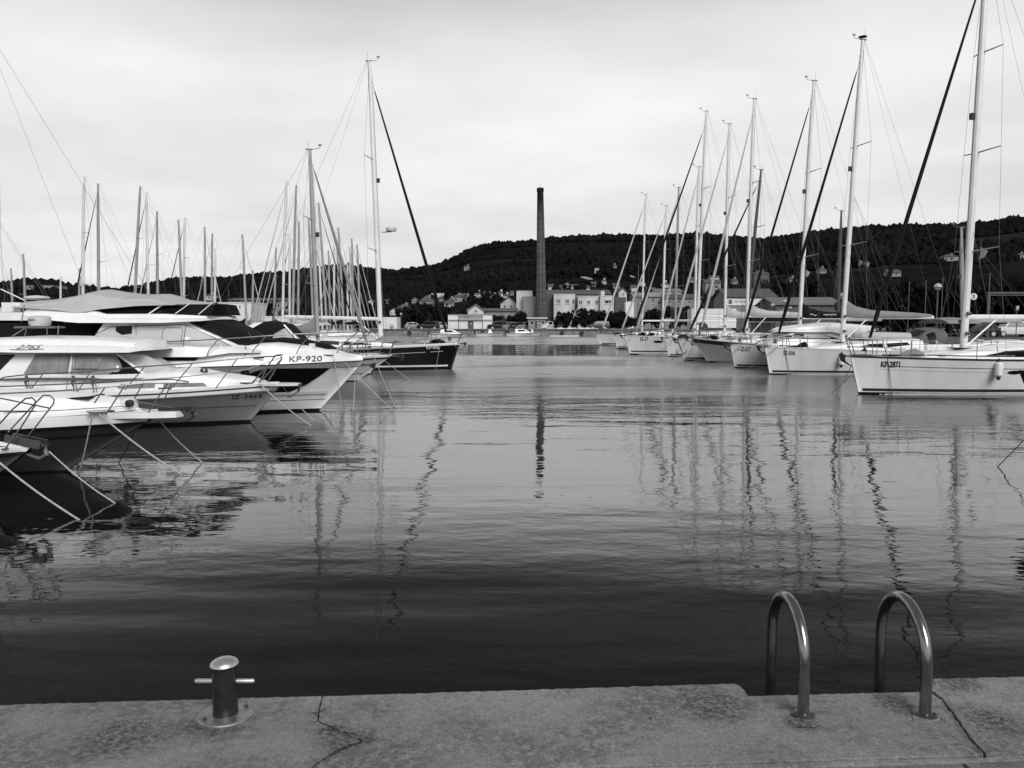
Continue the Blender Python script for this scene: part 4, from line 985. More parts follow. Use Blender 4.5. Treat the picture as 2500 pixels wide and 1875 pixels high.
for sd in (-1, 1):
    drape(dt, 'long_window', CURT, [Cc(280, 945), Cc(290, 938), Cc(371, 938), Cc(371, 948), Cc(288, 949)], DT.yat, sd, .012, 2)
    drape(dt, 'long_window', CURT, [Cc(390, 938), Cc(478, 938), Cc(488, 947), Cc(390, 948)], DT.yat, sd, .012, 2)
DS = Deckhouse([cst(428, 911, .5, .3, 1.2, .2), (-2.9, 1.18, 1.47, .95, .42), (-3.25, 1.18, 1.62, 1.12, .6), (-3.55, 1.18, 1.76, 1.18, .86), (-3.85, 1.18, 1.8, 1.2, 1.02), cst(230, 860, 1.22, 1.04, 1.2), cst(60, 860, 1.22, 1.05, 1.2), cst(-60, 862, 1.22, 1.08, 1.15)], .05, .03)
dsn = DS.build(cc, 'cabin', WHITE, 3)
DS.top_sheet(dsn, 'windscreen_cover', COVERW, -2.5, -3.75, 1.0, .015, 8)
drape(dsn, 'windscreen_cover', COVERW, [Cc(282, 866, 1.1), Cc(345, 866, .7), Cc(418, 909, .7), Cc(344, 914, 1.1)], DS.yat, -1, .02, 4)
for sd in (-1, 1):
    drape(dsn, 'side_window', CURT, [Cc(58, 912), Cc(80, 865), Cc(166, 865), Cc(166, 913)], DS.yat, sd, .012, 3)
    drape(dsn, 'side_window', CURT, [Cc(172, 865), Cc(270, 865), Cc(330, 914), Cc(172, 914)], DS.yat, sd, .012, 3)
    drape(dsn, 'dark_corner', GLASS, [Cc(272, 868), Cc(330, 914), Cc(262, 914), Cc(288, 898)], DS.yat, sd, .018, 2)
    drape(dsn, 'aft_window', GLASS, [Cc(-60, 866), Cc(30, 866), Cc(-10, 915), Cc(-60, 940)], DS.yat, sd, .015, 1)
MB().tube([(x, -(DS.yat(x, z)+.03), z) for x, z in [Cc(270, 864), Cc(334, 914)]], .028, 6).build('windscreen_pillar', WHITE, dsn)
MB().tube([(x, -(DS.yat(x, z)+.02), z) for x, z in [Cc(169, 864), Cc(169, 914)]], .014, 6).build('window_bar', WHITE, dsn)
MB().tube([(x, -(DS.yat(x, z)+.03), z) for x, z in [Cc(p_, q_) for p_, q_ in ((180, 866), (236, 866), (239, 870), (239, 898), (236, 901), (180, 901), (177, 898), (177, 870), (180, 866))]], .011, 6).build('sliding_window_frame', STEEL, dsn)
DR = Deckhouse([cst(384, 851, .5, .35, 1.83, .1), cst(370, 845, .95, .65, 1.83, .3), cst(320, 836, 1.25, .95, 1.8), cst(230, 829, 1.3, 1.0, 1.8), cst(60, 826, 1.32, 1.0, 1.8), cst(-70, 832, 1.3, 1.0, 1.83)], .22, .06)
drf = DR.build(cc, 'hardtop', WHITE, 4)
x, z = Cc(30, 854, 1.3)
lettering(drf, '2765', mat('grey_lettering', .16), Cc(38, 852, 1.25)[0], Cc(38, 852, 1.25)[1], .1, DR.yat, -1, (1.9, 1), .5, name='roof_lettering', proud=.02)
MB().tube([(x, -(DR.yat(x, z)+.02), z) for x, z in [Cc(28, 853), Cc(60, 854), Cc(110, 852)]], .006, 5).build('roof_underline', STRIPE, drf)
x, z = Cc(86, 784, .2)
rd = MB(); rd.lathe([(.05, -.13), (.24, -.12), (.26, -.02), (.255, .1), (.2, .13), (.03, .14)], (x, 0, z), 24); rdo = rd.build('radar_dome', OFFW, cc)
lettering(rdo, 'Raymarine', STRIPE, x-.21, z-.01, .075, lambda xx, zz: math.sqrt(max(.0004, .262**2-(xx-x)**2)), -1, (.72, 1), .15, .01, name='radar_lettering', proud=.006)
for a_, b_ in (((60, 800), (22, 828)), ((62, 800), (62, 828)), ((112, 800), (118, 828)), ((140, 796), (144, 828)), ((56, 745), (56, 785))):
    x0, z0 = Cc(*a_, .3); x1, z1 = Cc(*b_, .4); MB().tube([(x0, -.25, z0), (x1, -.45, z1)], .014, 6).build('roof_mast', STEEL, cc)
MB().box((Cc(86, 799, .2)[0], 0, Cc(86, 799, .2)[1]), (1.0, .5, .05)).build('roof_mast_shelf', STEEL, cc)
MB().box((Cc(455, 909, .3)[0], -.2, Cc(455, 909, .3)[1]), (.5, .5, .035), ry=.05).build('deck_hatch', GLASS, cc)
for px, py in ((388, 901), (500, 905)): MB().lathe([(.09, 0), (.1, .04), (.07, .1), (.01, .12)], (Cc(px, py, .3)[0], -.35, Cc(px, py, .3)[1]-.04), 12).build('deck_vent', STEELD, cc)
# rails
rail(cc, fc_, [(-40, 945), (10, 921), (60, 915), (200, 908), (350, 895), (480, 886), (600, 873), (668, 870), (690, 866)], [1.38, 1.38, 1.38, 1.36, 1.3, 1.2, .95, .6, .35])
rail(cc, fc_, [(0, 943), (230, 936), (450, 920), (600, 903), (690, 872)], [1.38, 1.38, 1.2, .95, .4], .01)
for a_, b_, o1, o2 in (((104, 914), (68, 960), 1.4, 1.42), ((222, 906), (190, 956), 1.38, 1.42), ((354, 894), (304, 953), 1.3, 1.4), ((470, 887), (415, 952), 1.22, 1.36), ((578, 877), (526, 949), 1.0, 1.2)):
    rail(cc, fc_, [a_, b_], [o1, o2], .013, 'rail_post')
for oy in (.28, .5):
    P = [fc_.loc(615+ (0 if oy == .28 else 18), 935, oy), fc_.loc(655, 892, oy), fc_.loc(672, 868, oy), fc_.loc(684, 866, oy), fc_.loc(688, 876, oy), fc_.loc(640+(0 if oy == .28 else 16), 928, oy)]
    MB().tube([(a_, -oy, b_) for a_, b_ in P], .018, 7).build('pulpit_hoop', STEEL, cc)
pf = MB(); pf.prism([(-.9, -.34), (.35, -.24), (.55, -.1), (.55, .1), (.35, .24), (-.9, .34)], .93, .985); pf.build('bow_platform', WHITE2, cc, ang=30)
anchor(cc, .35, .93, s=.75)
MB().lathe([(.05, 0), (.09, .02), (.09, .1), (.05, .13)], (-1.6, -.2, 1.03), 12).build('windlass', STEELD, cc)
lettering(hc, 'IZ-3469', STRIPE, fc_.loc(552, 975, .9)[0], .62, .11, HC.yat, -1, (1.3, 1), .25, .006)
rope('nearer pale rope running down to the water from the bow of IZ-3469', fc_.world(-.35, -.35, .98), on(767, 1045, -.05), .013)
rope('farther pale rope running down to the water from the bow of IZ-3469', fc_.world(.0, .2, .95), on(772, 1032, -.05), .01)
for k_, (px, cat_) in enumerate(((66, 'left'), (180, 'middle'), (228, 'right'))):
    x, z = Cc(px, 925, 1.38)
    fo = thing('fender_lashing', f'{cat_} dark rope bundle with trailing cords tied on the rail of IZ-3469', 'rope', fc_.world(x, -1.42, z-.32)); mb = MB()
    mb.tube([(0, 0, .40), (.03, .01, .3), (-.02, 0, .24), (.02, 0, .1), (0, 0, -.16)], [.03, .05, .03, .012, .008], 6); mb.build('cord_bundle', ROPED, fo)
    MB().tube([(.03, 0, .33), (.09, 0, .1), (.07, 0, -.14)], .008, 5).build('loose_cord', ROPED, fo)

# --- small white cruiser with windlass
f0_ = Frame(359, 13.7, 0); c0_ = thing('small_cruiser', 'small white cruiser with dark grey hull, bow platform and anchor windlass', 'motorboat', f0_.O, 0)
HS = Hull(7.6, 2.7, .87, .82, .82, 1.46, um=.55, p=1.9, umw=.8, pw=1.25, wlr=.8, fl=.75, nose=.05)
hs = HS.mesh(c0_, DGREYH); HS.deck(c0_, WHITE)
HS.strip(hs, 'antifouling', ANTI, -.24, .03, 0, 1, .006); HS.strip(hs, 'knuckle_line', STRIPE, -.24, -.2, 0, 1, .012, rel='sheer')
HS.strip(c0_, 'gunwale', WHITE, -.02, .15, 0, 1, .03, rel='sheer'); HS.strip(c0_, 'rub_rail', STRIPE, -.055, -.015, 0, 1, .035, rel='sheer')
S_ = lambda px, py, off=.9: f0_.loc(px, py, off)
def sst(px, top, hb, ht, zb, off=.8): x, z = S_(px, top, off); return (x, zb, z, hb, ht)
DSx = Deckhouse(clampw([sst(330, 1011, .3, .2, .9, .3), sst(290, 1000, .6, .4, .88, .4), sst(250, 985, .85, .6, .86, .5), sst(160, 975, 1.05, .8, .84, .6), sst(0, 967, 1.15, .9, .83, .7), (-7.4, .82, 1.4, 1.2, 1.0)], HS, .84), .1, .05)
DSx.build(c0_, 'foredeck', WHITE, 4)
pl = MB(); pl.prism([(-1.0, -.36), (.2, -.27), (.5, -.17), (.56, 0), (.5, .17), (.2, .27), (-1.0, .36)], .93, 1.03); pl.build('bow_platform', WHITE, c0_, ang=30)
for pts_ in ([(0, 1010), (120, 1008), (262, 1004)], [(0, 1028), (150, 1023), (300, 1014), (420, 1008)]):
    P = [S_(p_[0], p_[1], 1.0) for p_ in pts_]
    MB().tube([(x, -1.0*max(.25, min(1.0, (.9-x)/3)) if False else -(HS.yat(min(x, -.05), .85)*.98+.005), z) for x, z in P], .006, 5).build('deck_seam', STRIPE, c0_)
MB().box((S_(180, 975, .3)[0], -.1, S_(180, 975, .3)[1]+.02), (.55, .55, .03), ry=-.07).build('deck_hatch', GLASS, c0_)
xw_, zw_ = S_(306, 985, .2)
MB().lathe([(.12, 0), (.16, .03), (.14, .18), (.08, .22), (.02, .23)], (xw_-.04, 0, zw_-.16), 14).build('windlass_housing', WHITE, c0_)
MB().lathe([(.03, -.05), (.062, -.035), (.036, 0), (.062, .035), (.03, .05)], (xw_+.06, -.18, zw_), 16, axis='Y').build('windlass_gypsy', RUBBER, c0_)
ch = MB()
for k_ in range(16): ch.lathe([(.008, -.016), (.016, -.006), (.016, .006), (.008, .016)], (lerp(xw_+.1, .42, k_/15), -.12*(1-k_/15), lerp(zw_+.03, 1.07, k_/15)), 6, axis='X')
ch.build('anchor_chain', ANCH, c0_)
MB().box((.42, 0, 1.06), (.5, .16, .05)).build('bow_roller', RUBBER, c0_); anchor(c0_, .62, 1.02, ANCH, .5)
rail(c0_, f0_, [(-30, 966), (2, 961), (150, 954), (250, 946), (350, 936), (460, 935)], [1.1, 1.1, 1.0, .9, .6, .25], .012)
rail(c0_, f0_, [(-30, 945), (150, 938), (300, 930), (420, 926), (460, 932)], [-1.0, -.95, -.7, -.4, .2], .012)
for a_, b_, o1, o2 in (((256, 946), (230, 985), .9, .95), ((304, 942), (258, 1013), .8, .95), ((408, 937), (362, 1008), .4, .55), ((350, 934), (322, 984), -.4, -.5), ((419, 935), (388, 1004), -.1, -.2)):
    rail(c0_, f0_, [a_, b_], [o1, o2], .011, 'rail_post')
MB().tube([(x, -1.16, z) for x, z in [S_(2, 962, 1.1), S_(2, 1045, 1.1)]], .012, 6).build('rail_post', STEEL, c0_)
rc = MB(); rx0, rz0 = S_(236, 1010, .55)
for k_ in range(4): rc.tube([(rx0+.1*math.cos(a)*(1+.2*k_), -.55+.06*math.sin(a)*(1+.2*k_), 1.04+.012*k_) for a in [2*math.pi*j/10 for j in range(11)]], .012, 5)
rc.build('cleat_rope_coil', ROPE, c0_)
rope('long pale rope from the platform of the small grey-hulled cruiser, right one reaching farthest', f0_.world(-.02, .25, .9), on(503, 1136, -.05), .012)
rope('pale rope from the deck cleat of the small grey-hulled cruiser slanting right', f0_.world(rx0+.06, -.6, 1.04), on(452, 1164, -.05), .014)
rope('rope hanging almost straight down from the cleat of the small grey-hulled cruiser', f0_.world(rx0+.05, -.8, 1.02), on(190, 1165, -.05), .012)
rope('thin dark rope hanging under the platform of the small grey-hulled cruiser', f0_.world(-.3, .2, .8), on(286, 1135, -.05), .01, ROPED)

# --- nearest open boat at the left edge
fn = Frame(62, 11.4, 0); nb = thing('open_boat', 'dark-hulled open boat at the left edge with tall steel bow hoops', 'motorboat', fn.O, 0)
HN = Hull(6.2, 2.3, .74, .66, .66, .95, um=.55, p=1.9, umw=.75, pw=1.3, wlr=.82, fl=.8, nose=.05)
hn = HN.mesh(nb, DGREYH); HN.deck(nb, WHITE); HN.strip(hn, 'antifouling', ANTI, -.24, .04, 0, 1, .006); HN.strip(nb, 'gunwale', WHITE, -.03, .06, 0, 1, .025, rel='sheer'); HN.strip(nb, 'rub_rail', STRIPE, -.07, -.03, 0, 1, .03, rel='sheer')
Nn = lambda px, py, off=0: fn.loc(px, py, off)
rb_ = MB(); x, z = Nn(85, 1082); rb_.box((x-.12, .0, z), (.5, .17, .05), ry=.2); rb_.box((x-.12, .09, z+.03), (.5, .015, .11), ry=.2); rb_.box((x-.12, -.09, z+.03), (.5, .015, .11), ry=.2); rb_.build('bow_roller', STEELD, nb)
MB().lathe([(.03, -.08), (.05, -.06), (.03, 0), (.05, .06), (.03, .08)], (x+.12, 0, z-.04), 12, axis='Y').build('roller', RUBBER, nb)
MB().tube([(x+.13, 0, z-.04), (x+.16, 0, z-.16), (x+.06, 0, z-.22), (x-.22, 0, z-.12)], [.03, .035, .03, .015], 7).build('anchor_hook', ANCH, nb)
for oy, pts_ in ((-.18, [(12, 1096), (50, 1045), (85, 990), (86, 978), (78, 971), (62, 973), (30, 1000), (-10, 1045)]), (.22, [(62, 1075), (110, 1012), (131, 985), (132, 975), (122, 966), (106, 965), (85, 985), (20, 1055)])):
    P = [fn.loc(px, py, -oy if False else oy*-1) for px, py in pts_]
    MB().tube([(a_, oy, b_) for a_, b_ in P], .011, 8).build('bow_hoop', TUBE, nb)
P0 = fn.loc(0, 1004, .18); P1 = fn.loc(86, 1004, .18); MB().tube([(P0[0], -.18, P0[1]), (P1[0], -.18, P1[1])], .01, 7).build('hoop_bar', TUBE, nb)
P1 = fn.loc(120, 997, -.2); P0 = fn.loc(0, 972, .18); MB().tube([(P0[0], -.18, P0[1]), (P1[0], .22, P1[1])], .01, 7).build('hoop_bar', TUBE, nb)
MB().lathe([(.05, 0), (.05, .006), (.015, .012)], (fn.loc(12, 1096, .18)[0], -.18, .765), 12).build('hoop_foot', STEELD, nb)
rope('thickest pale rope from the open boat at the left edge down into dark water', fn.world(-.42, -.42, .82), on(210, 1280, -.05), .013)
rope('thin pale rope from the bow roller of the open boat at the left edge', fn.world(.25, 0, .7), on(295, 1237, -.05), .01)

for par_, H_, xs_, col_ in ((ky, HK, (-.9, -2.6, -5.0), STEELD), (cc, HC, (-.7, -2.4, -4.6), STEELD), (c0_, HS, (-.6, -2.2), STEELD), (cr5, HQ, (-.7, -2.5), STEELD)):
    for x_ in xs_:
        for sd in (-1, 1):
            y_ = sd*(H_.bd(-x_/H_.L)-.06); z_ = H_.sheer(x_)+.19
            MB().tube([(x_+.14, y_, z_), (x_-.14, y_, z_)], .02, 6).build('cleat', col_, par_)
for px in (420, 560, 650):
    x_, z_ = K(px, 905, 1.7); MB().lathe([(.01, -.01), (.035, -.005), (.035, .005), (.01, .012)], (x_, -(HK.yat(x_, 1.1)+.012), 1.1), 10, axis='Y').build('hull_vent', STEELD, hk)
MB().tube([(K(590, 836)[0], -(DF.yat(K(590, 836)[0], 1.9)+.012), K(590, 836)[1]-.02), (K(590, 836)[0]+.01, -(DF.yat(K(590, 836)[0], 1.5)+.012), 1.42)], .006, 5).build('deck_joint', STRIPE, df)

def hang_fender(label, fr, H, x, z, **k): return fender(label, fr, H, x, z, **k)
hang_fender('dark fender lying against the hull side of cabin cruiser IZ-3469', fc_, HC, Cc(172, 968, 1.4)[0], .35, r=.1, h=.5, m=CANVD)
hang_fender('dark fender hanging against the black hull window of KP-920', fk, HK, K(590, 905, 1.7)[0], .75, r=.12, h=.55, m=CANVD)
# ------------------------------------------------------------------ background yachts on the left
g_l = 'yachts in the far left berths'
forest = [  # top px, top py, foot px, bow direction, headsail, mast height, note
 (205, 431, 200, -1, None, 15, 'tallest of the leftmost pair of masts'), (239, 448, 241, -1, 'dark', 15, 'dark headsail and a slightly shorter mast than its left neighbour'),
 (342, 455, 324, -1, None, 15, 'mast leaning toward the left, above the grey canvas'), (357, 468, 363, -1, 'dark', 15.5, 'dark headsail crossing a leaning mast'),
 (383, 516, 385, -1, 'light', 14, 'mast right of the canvas-topped flybridge peak'), (436, 536, 446, 1, None, 14, 'mast leaning right and meeting a second masthead'),
 (451, 531, 447, -1, 'dark', 14.5, 'dark headsail sloping down to the wooded hill'), (500, 554, 500, 1, 'light', 14, 'mast standing alone right of the flybridge windscreen'),
 (518, 570, 516, -1, 'light', 13.5, 'mast with a thick twin spar beside it'), (526, 606, 523, 1, None, 12, 'short pale mast close by a taller one'),
 (592, 572, 602, 1, 'light', 13.5, 'mast in front of the pale block with four windows'), (618, 660, 615, 1, None, 9.5, 'short thick mast right of the pale block'),
 (699, 441, 688, -1, 'light', 17, 'tall slim mast left of the grey-masted yacht'), (723, 452, 713, -1, 'light', 17, 'tall slim mast just left of the grey mast'),
 (674, 604, 668, -1, 'light', 12.5, 'low mast left of the two tall slim masts'), (708, 583, 706, -1, 'dark', 13.5, 'low mast squeezed between two tall slim masts'),
 (730, 540, 727, 1, None, 14.5, 'mast with furled mast cover left of the grey mast'), (754, 534, 765, 1, 'light', 15, 'mast hidden right behind the grey mast'),
 (777, 580, 787, 1, 'light', 14, 'mast just right of the grey mast'), (778, 494, 799, 1, 'dark', 16.5, 'highest mast between the grey and the navy yacht masts'),
 (802, 612, 806, 1, 'light', 12.5, 'mast in the middle of the dense cluster'), (816, 587, 815, -1, 'light', 13.5, 'mast with crossed headsails in the cluster'),
 (826, 555, 840, 1, 'light', 14.5, 'mast leaning right in the cluster'), (823, 604, 831, 1, 'dark', 12.5, 'thin mast low in the cluster'),
 (854, 602, 858, 1, 'light', 12.5, 'mast on the right side of the cluster'), (859, 582, 864, 1, 'grey', 13.5, 'darkest mast on the right side of the cluster'),
 (872, 597, 880, 1, 'light', 12.5, 'rightmost mast of the cluster beside the navy yacht mast'), (848, 640, 849, 1, 'light', 11, 'lowest mast of the cluster'),
 (27, 655, 32, 1, None, 9, 'short mast with a lamp at the left edge'), (57, 620, 63, 1, None, 10, 'pale mast left of the flybridge radar'),
 (148, 674, 147, -1, None, 9, 'tiny mast below the left hill block'), (194, 655, 192, -1, None, 9.5, 'low thick mast left of the leftmost pair'),
]
for k_, (tx, ty, bx_, dr, gn, mh_, note) in enumerate(forest):
    Y = (mh_-2.5)*F/(788-ty); a = 0 if dr > 0 else math.pi
    Lb = mh_*.66; bowpx = bx_+dr*(Lb*.36)*F/Y
    Fb_ = 1.1
    sailboat(f'far-left sailing yacht, {note}', bowpx, Y, a+R(random.uniform(-5, 5)), Lb, Lb*.31, Fb_, (bx_, 788), (tx, ty), rake=.5, genoa=gn, mastm=ALUG if k_ % 3 else ALU, genoa_r=.055, mast_r=.085+.0005*Y, detail=0, style='stripe' if k_ % 2 else 'plain', group=g_l, spread=1 if k_ % 2 else 2, boom=True, cover=[None, 'light', 'dark', 'grey'][k_ % 4], window=False, boom_h=1.0)
# yacht whose rigging enters at the upper left corner
sailboat('yacht off the left edge whose thin stays slope down over the canvas flybridge', -330, 31, math.pi, 12.5, 3.6, 1.2, (-60, 788), (-52, 50), rake=.5, genoa=None, detail=1, group='sailing yachts of the left row', spread=2, cover='light')
# white cruiser roof at the left edge behind
fe = Frame(150, 29, 0); ce = thing('motor_yacht', 'white motor yacht behind KP-920, only its dark-windowed roof showing at the left edge', 'motorboat', fe.O, 0)
HE = Hull(10, 3.4, 1.2, 1.1, 1.1, 1.0); HE.mesh(ce, WHITE); HE.deck(ce, WHITE)
E_ = lambda px, py: fe.loc(px, py, 1.2)
DE = Deckhouse([(E_(120, 795)[0], 1.1, 1.4, 1.0, .8), (E_(70, 775)[0], 1.1, 2.6, 1.3, 1.1), (E_(-60, 775)[0], 1.1, 2.6, 1.4, 1.2)], .1, .05); de = DE.build(ce, 'cabin', GLASS)
DE2 = Deckhouse([(E_(86, 768)[0], 2.58, 2.7, .9, .7), (E_(60, 763)[0], 2.58, 2.86, 1.3, 1.1), (E_(-60, 762)[0], 2.58, 2.86, 1.4, 1.2)], .08, .04); DE2.build(ce, 'hardtop', WHITE2)

# ------------------------------------------------------------------ chimney
BRICK = bpy.data.materials.new('chimney_brick'); BRICK.use_nodes = True
t = BRICK.node_tree; b = t.nodes['Principled BSDF']; b.inputs['Roughness'].default_value = .95; b.inputs['Specular IOR Level'].default_value = .1
tcn = t.nodes.new('ShaderNodeTexCoord'); sp = t.nodes.new('ShaderNodeSeparateXYZ'); t.links.new(tcn.outputs['Object'], sp.inputs[0])
mp_ = t.nodes.new('ShaderNodeMapping'); mp_.inputs['Scale'].default_value = (.25, .25, 1.6); t.links.new(tcn.outputs['Object'], mp_.inputs[0])
nz = t.nodes.new('ShaderNodeTexNoise'); nz.inputs['Scale'].default_value = 1.3; nz.inputs['Detail'].default_value = 8; nz.inputs['Roughness'].default_value = .75; t.links.new(mp_.outputs[0], nz.inputs['Vector'])
sm = t.nodes.new('ShaderNodeMapRange'); sm.inputs[1].default_value = 26; sm.inputs[2].default_value = 31.5; sm.inputs[3].default_value = 1; sm.inputs[4].default_value = .16
ad = t.nodes.new('ShaderNodeMath'); ad.operation = 'MULTIPLY_ADD'; ad.inputs[1].default_value = 5; t.links.new(nz.outputs[0], ad.inputs[0]); t.links.new(sp.outputs[2], ad.inputs[2]); t.links.new(ad.outputs[0], sm.inputs[0])
mr_ = t.nodes.new('ShaderNodeMapRange'); mr_.inputs[1].default_value = .3; mr_.inputs[2].default_value = .7; mr_.inputs[3].default_value = .045; mr_.inputs[4].default_value = .13; t.links.new(nz.outputs[0], mr_.inputs[0])
mu = t.nodes.new('ShaderNodeMath'); mu.operation = 'MULTIPLY'; t.links.new(mr_.outputs[0], mu.inputs[0]); t.links.new(sm.outputs[0], mu.inputs[1]); t.links.new(mu.outputs[0], b.inputs['Base Color'])
CYd = 186.0
cb = at(1322, 784, CYd); ctp = at(1319, 459, CYd)
chm = thing('factory_chimney', 'tall tapering brick factory chimney with a soot-dark top', 'chimney', (cb.x, cb.y, LZ))
Hc = ctp.z-LZ; rings = []
prof = [(0, 1.36), (.1, 1.3), (.3, 1.13), (.55, .98), (.8, .83), (.97, .72), (.972, .8), (.99, .82), (1, .78)]
for f_, r_ in prof:
    rings.append([(lerp(0, ctp.x-cb.x, f_)+r_*math.cos(R(45*j+30)), r_*math.sin(R(45*j+30)), Hc*f_) for j in range(8)])
MB().loft(rings, closed=True).build('shaft', BRICK, chm, smooth=False)
for f_ in (.06, .14, .22, .30, .38, .46, .54, .62, .70, .78, .86):
    r_ = interp(f_, prof)+.03
    MB().loft([[(lerp(0, ctp.x-cb.x, f_)+r_*math.cos(R(45*j+30)), r_*math.sin(R(45*j+30)), Hc*f_+dz_) for j in range(8)] for dz_ in (0, .09)], closed=True).build('iron_band', mat('iron_band', .05, .8), chm, smooth=False)
MB().tube([(.3, -1.25, 0), (.0, -.72, Hc*.98)], .04, 4).build('climbing_rail', mat('iron_band', .05), chm)
MB().tube([(ctp.x-cb.x, 0, Hc), (ctp.x-cb.x, 0, Hc+.8)], .04, 4).build('lightning_rod', WIRE, chm)

# ------------------------------------------------------------------ buildings
RENDER = mat('pale_render', .5, .9, var=.18, scale=.35, streak=True)
RENDW = mat('white_render', .66, .9, var=.08, scale=.4)
RENDG = mat('grey_render', .22, .9, var=.3, scale=.4, streak=True)
RENDD = mat('dark_render', .09, .9, var=.3, scale=.4)
TILE = mat('roof_tiles', .07, .9, var=.3, scale=1.5, bump=.5, bscale=6)
ROOFM = mat('metal_roof', .13, .6, var=.15)
PANE = mat('window_pane', .02, .15, var=.3)
PANEG = mat('dusty_window_pane', .16, .3, var=.4, scale=2)
FRAMEW = mat('window_frame_paint', .5, .7)
def building(name, label, rect, Y, depth, wall=None, windows=(), roof='flat', roofm=None, rise=2.2, ground=None, doors=(), over=.35, panem=None, cat='building', frame=True, parapet=False, rz=0, sub=None):
    x0, y0, x1, y1 = rect; a = at(x0, y1, Y); b_ = at(x1, y0, Y)
    gz = LZ if ground is None else ground
    o = thing(name, label, cat, ((a.x+b_.x)/2, Y+depth/2, gz), rz)
    w_ = b_.x-a.x; h = b_.z-gz; wall = wall or RENDER; d = depth
    # front wall with real openings, other walls as a box behind
    rects = []
    for r_ in list(windows)+list(doors):
        p0 = at(r_[0], r_[3], Y); p1 = at(r_[2], r_[1], Y); rects.append((p0.x-o.location.x, max(0.02, p0.z-gz), p1.x-o.location.x, min(h-.05, p1.z-gz)))
    xs = sorted(set([-w_/2, w_/2]+[r_[0] for r_ in rects]+[r_[2] for r_ in rects])); zs = sorted(set([-2.5, h]+[r_[1] for r_ in rects]+[r_[3] for r_ in rects]))
    mb = MB(); f0y = -d/2
    for xa, xb in zip(xs, xs[1:]):
        for za, zb in zip(zs, zs[1:]):
            cxm, czm = (xa+xb)/2, (za+zb)/2
            if any(r_[0] < cxm < r_[2] and r_[1] < czm < r_[3] for r_ in rects): continue
            mb.add([(xa, f0y, za), (xb, f0y, za), (xb, f0y, zb), (xa, f0y, zb)], [(0, 1, 2, 3)])
    for r_ in rects:
        q_ = .22
        mb.add([(r_[0], f0y, r_[1]), (r_[2], f0y, r_[1]), (r_[2], f0y, r_[3]), (r_[0], f0y, r_[3]), (r_[0], f0y+q_, r_[1]), (r_[2], f0y+q_, r_[1]), (r_[2], f0y+q_, r_[3]), (r_[0], f0y+q_, r_[3])], [(0, 1, 5, 4), (1, 2, 6, 5), (2, 3, 7, 6), (3, 0, 4, 7)])
    A_ = [(-w_/2, f0y, -2.5), (w_/2, f0y, -2.5), (w_/2, d/2, -2.5), (-w_/2, d/2, -2.5), (-w_/2, f0y, h), (w_/2, f0y, h), (w_/2, d/2, h), (-w_/2, d/2, h)]
    mb.add(A_, [(1, 2, 6, 5), (2, 3, 7, 6), (3, 0, 4, 7), (4, 5, 6, 7)])
    mb.build('wall', wall, o, smooth=False)
    for k, r_ in enumerate(rects):
        isw = k < len(windows); ww = r_[2]-r_[0]; hh = r_[3]-r_[1]
        p_ = MB().box(((r_[0]+r_[2])/2, f0y+.2, (r_[1]+r_[3])/2), (ww-.01, .03, hh-.01)).build('window' if isw else 'door', (panem or PANE) if isw else RENDD, o, smooth=False)
        if isw and frame and ww > .5:
            fm2 = MB(); t_ = .09
            for xx in ((r_[0]+t_/2, r_[2]-t_/2, (r_[0]+r_[2])/2) if ww > .7 else (r_[0]+t_/2, r_[2]-t_/2)): fm2.box((xx, f0y+.15, (r_[1]+r_[3])/2), (t_, .06, hh-.02))
            for zz in (r_[1]+t_/2, r_[3]-t_/2): fm2.box(((r_[0]+r_[2])/2, f0y+.145, zz), (ww-.03, .06, t_))
            fm2.build('frame', FRAMEW, p_, smooth=False)
            MB().box(((r_[0]+r_[2])/2, f0y-.05, r_[1]-.06), (ww+.2, .16, .08)).build('sill', FRAMEW, p_, smooth=False)
    rm = roofm or TILE; e_ = over
    if roof == 'flat':
        MB().box((0, 0, h+.12), (w_+2*e_*.4, d+2*e_*.4, .2)).build('roof', roofm or RENDG, o, smooth=False)
    elif roof == 'gable_side':     # ridge along x
        m_ = MB(); X = w_/2+e_; Yv = d/2+e_
        m_.add([(-X, -Yv, h-.1), (X, -Yv, h-.1), (X, 0, h+rise), (-X, 0, h+rise), (-X, Yv, h-.1), (X, Yv, h-.1), (-X, -Yv, h-.25), (X, -Yv, h-.25), (X, 0, h+rise-.18), (-X, 0, h+rise-.18), (-X, Yv, h-.25), (X, Yv, h-.25)], [(0, 1, 2, 3), (3, 2, 5, 4), (6, 9, 8, 7), (9, 10, 11, 8), (0, 6, 7, 1), (4, 5, 11, 10), (1, 7, 8, 2), (2, 8, 11, 5), (0, 3, 9, 6), (3, 4, 10, 9)])
        m_.build('roof', rm, o, smooth=False)
        [MB().add([(q_*w_/2, f0y, h), (q_*w_/2, d/2, h), (q_*w_/2, 0, h+rise-.2)], [(0, 1, 2)]).build('gable_wall', wall, o, smooth=False) for q_ in (-1, 1)]
    elif roof == 'gable_front':
        m_ = MB(); X = w_/2+e_; Yv = d/2+e_
        m_.add([(-X, -Yv, h-.1), (-X, Yv, h-.1), (0, Yv, h+rise), (0, -Yv, h+rise), (X, -Yv, h-.1), (X, Yv, h-.1), (-X, -Yv, h-.28), (-X, Yv, h-.28), (0, Yv, h+rise-.2), (0, -Yv, h+rise-.2), (X, -Yv, h-.28), (X, Yv, h-.28)], [(0, 1, 2, 3), (3, 2, 5, 4), (6, 9, 8, 7), (9, 10, 11, 8), (0, 3, 9, 6), (3, 4, 10, 9), (0, 6, 7, 1), (4, 5, 11, 10), (1, 7, 8, 2), (2, 8, 11, 5)])
        m_.build('roof', rm, o, smooth=False)
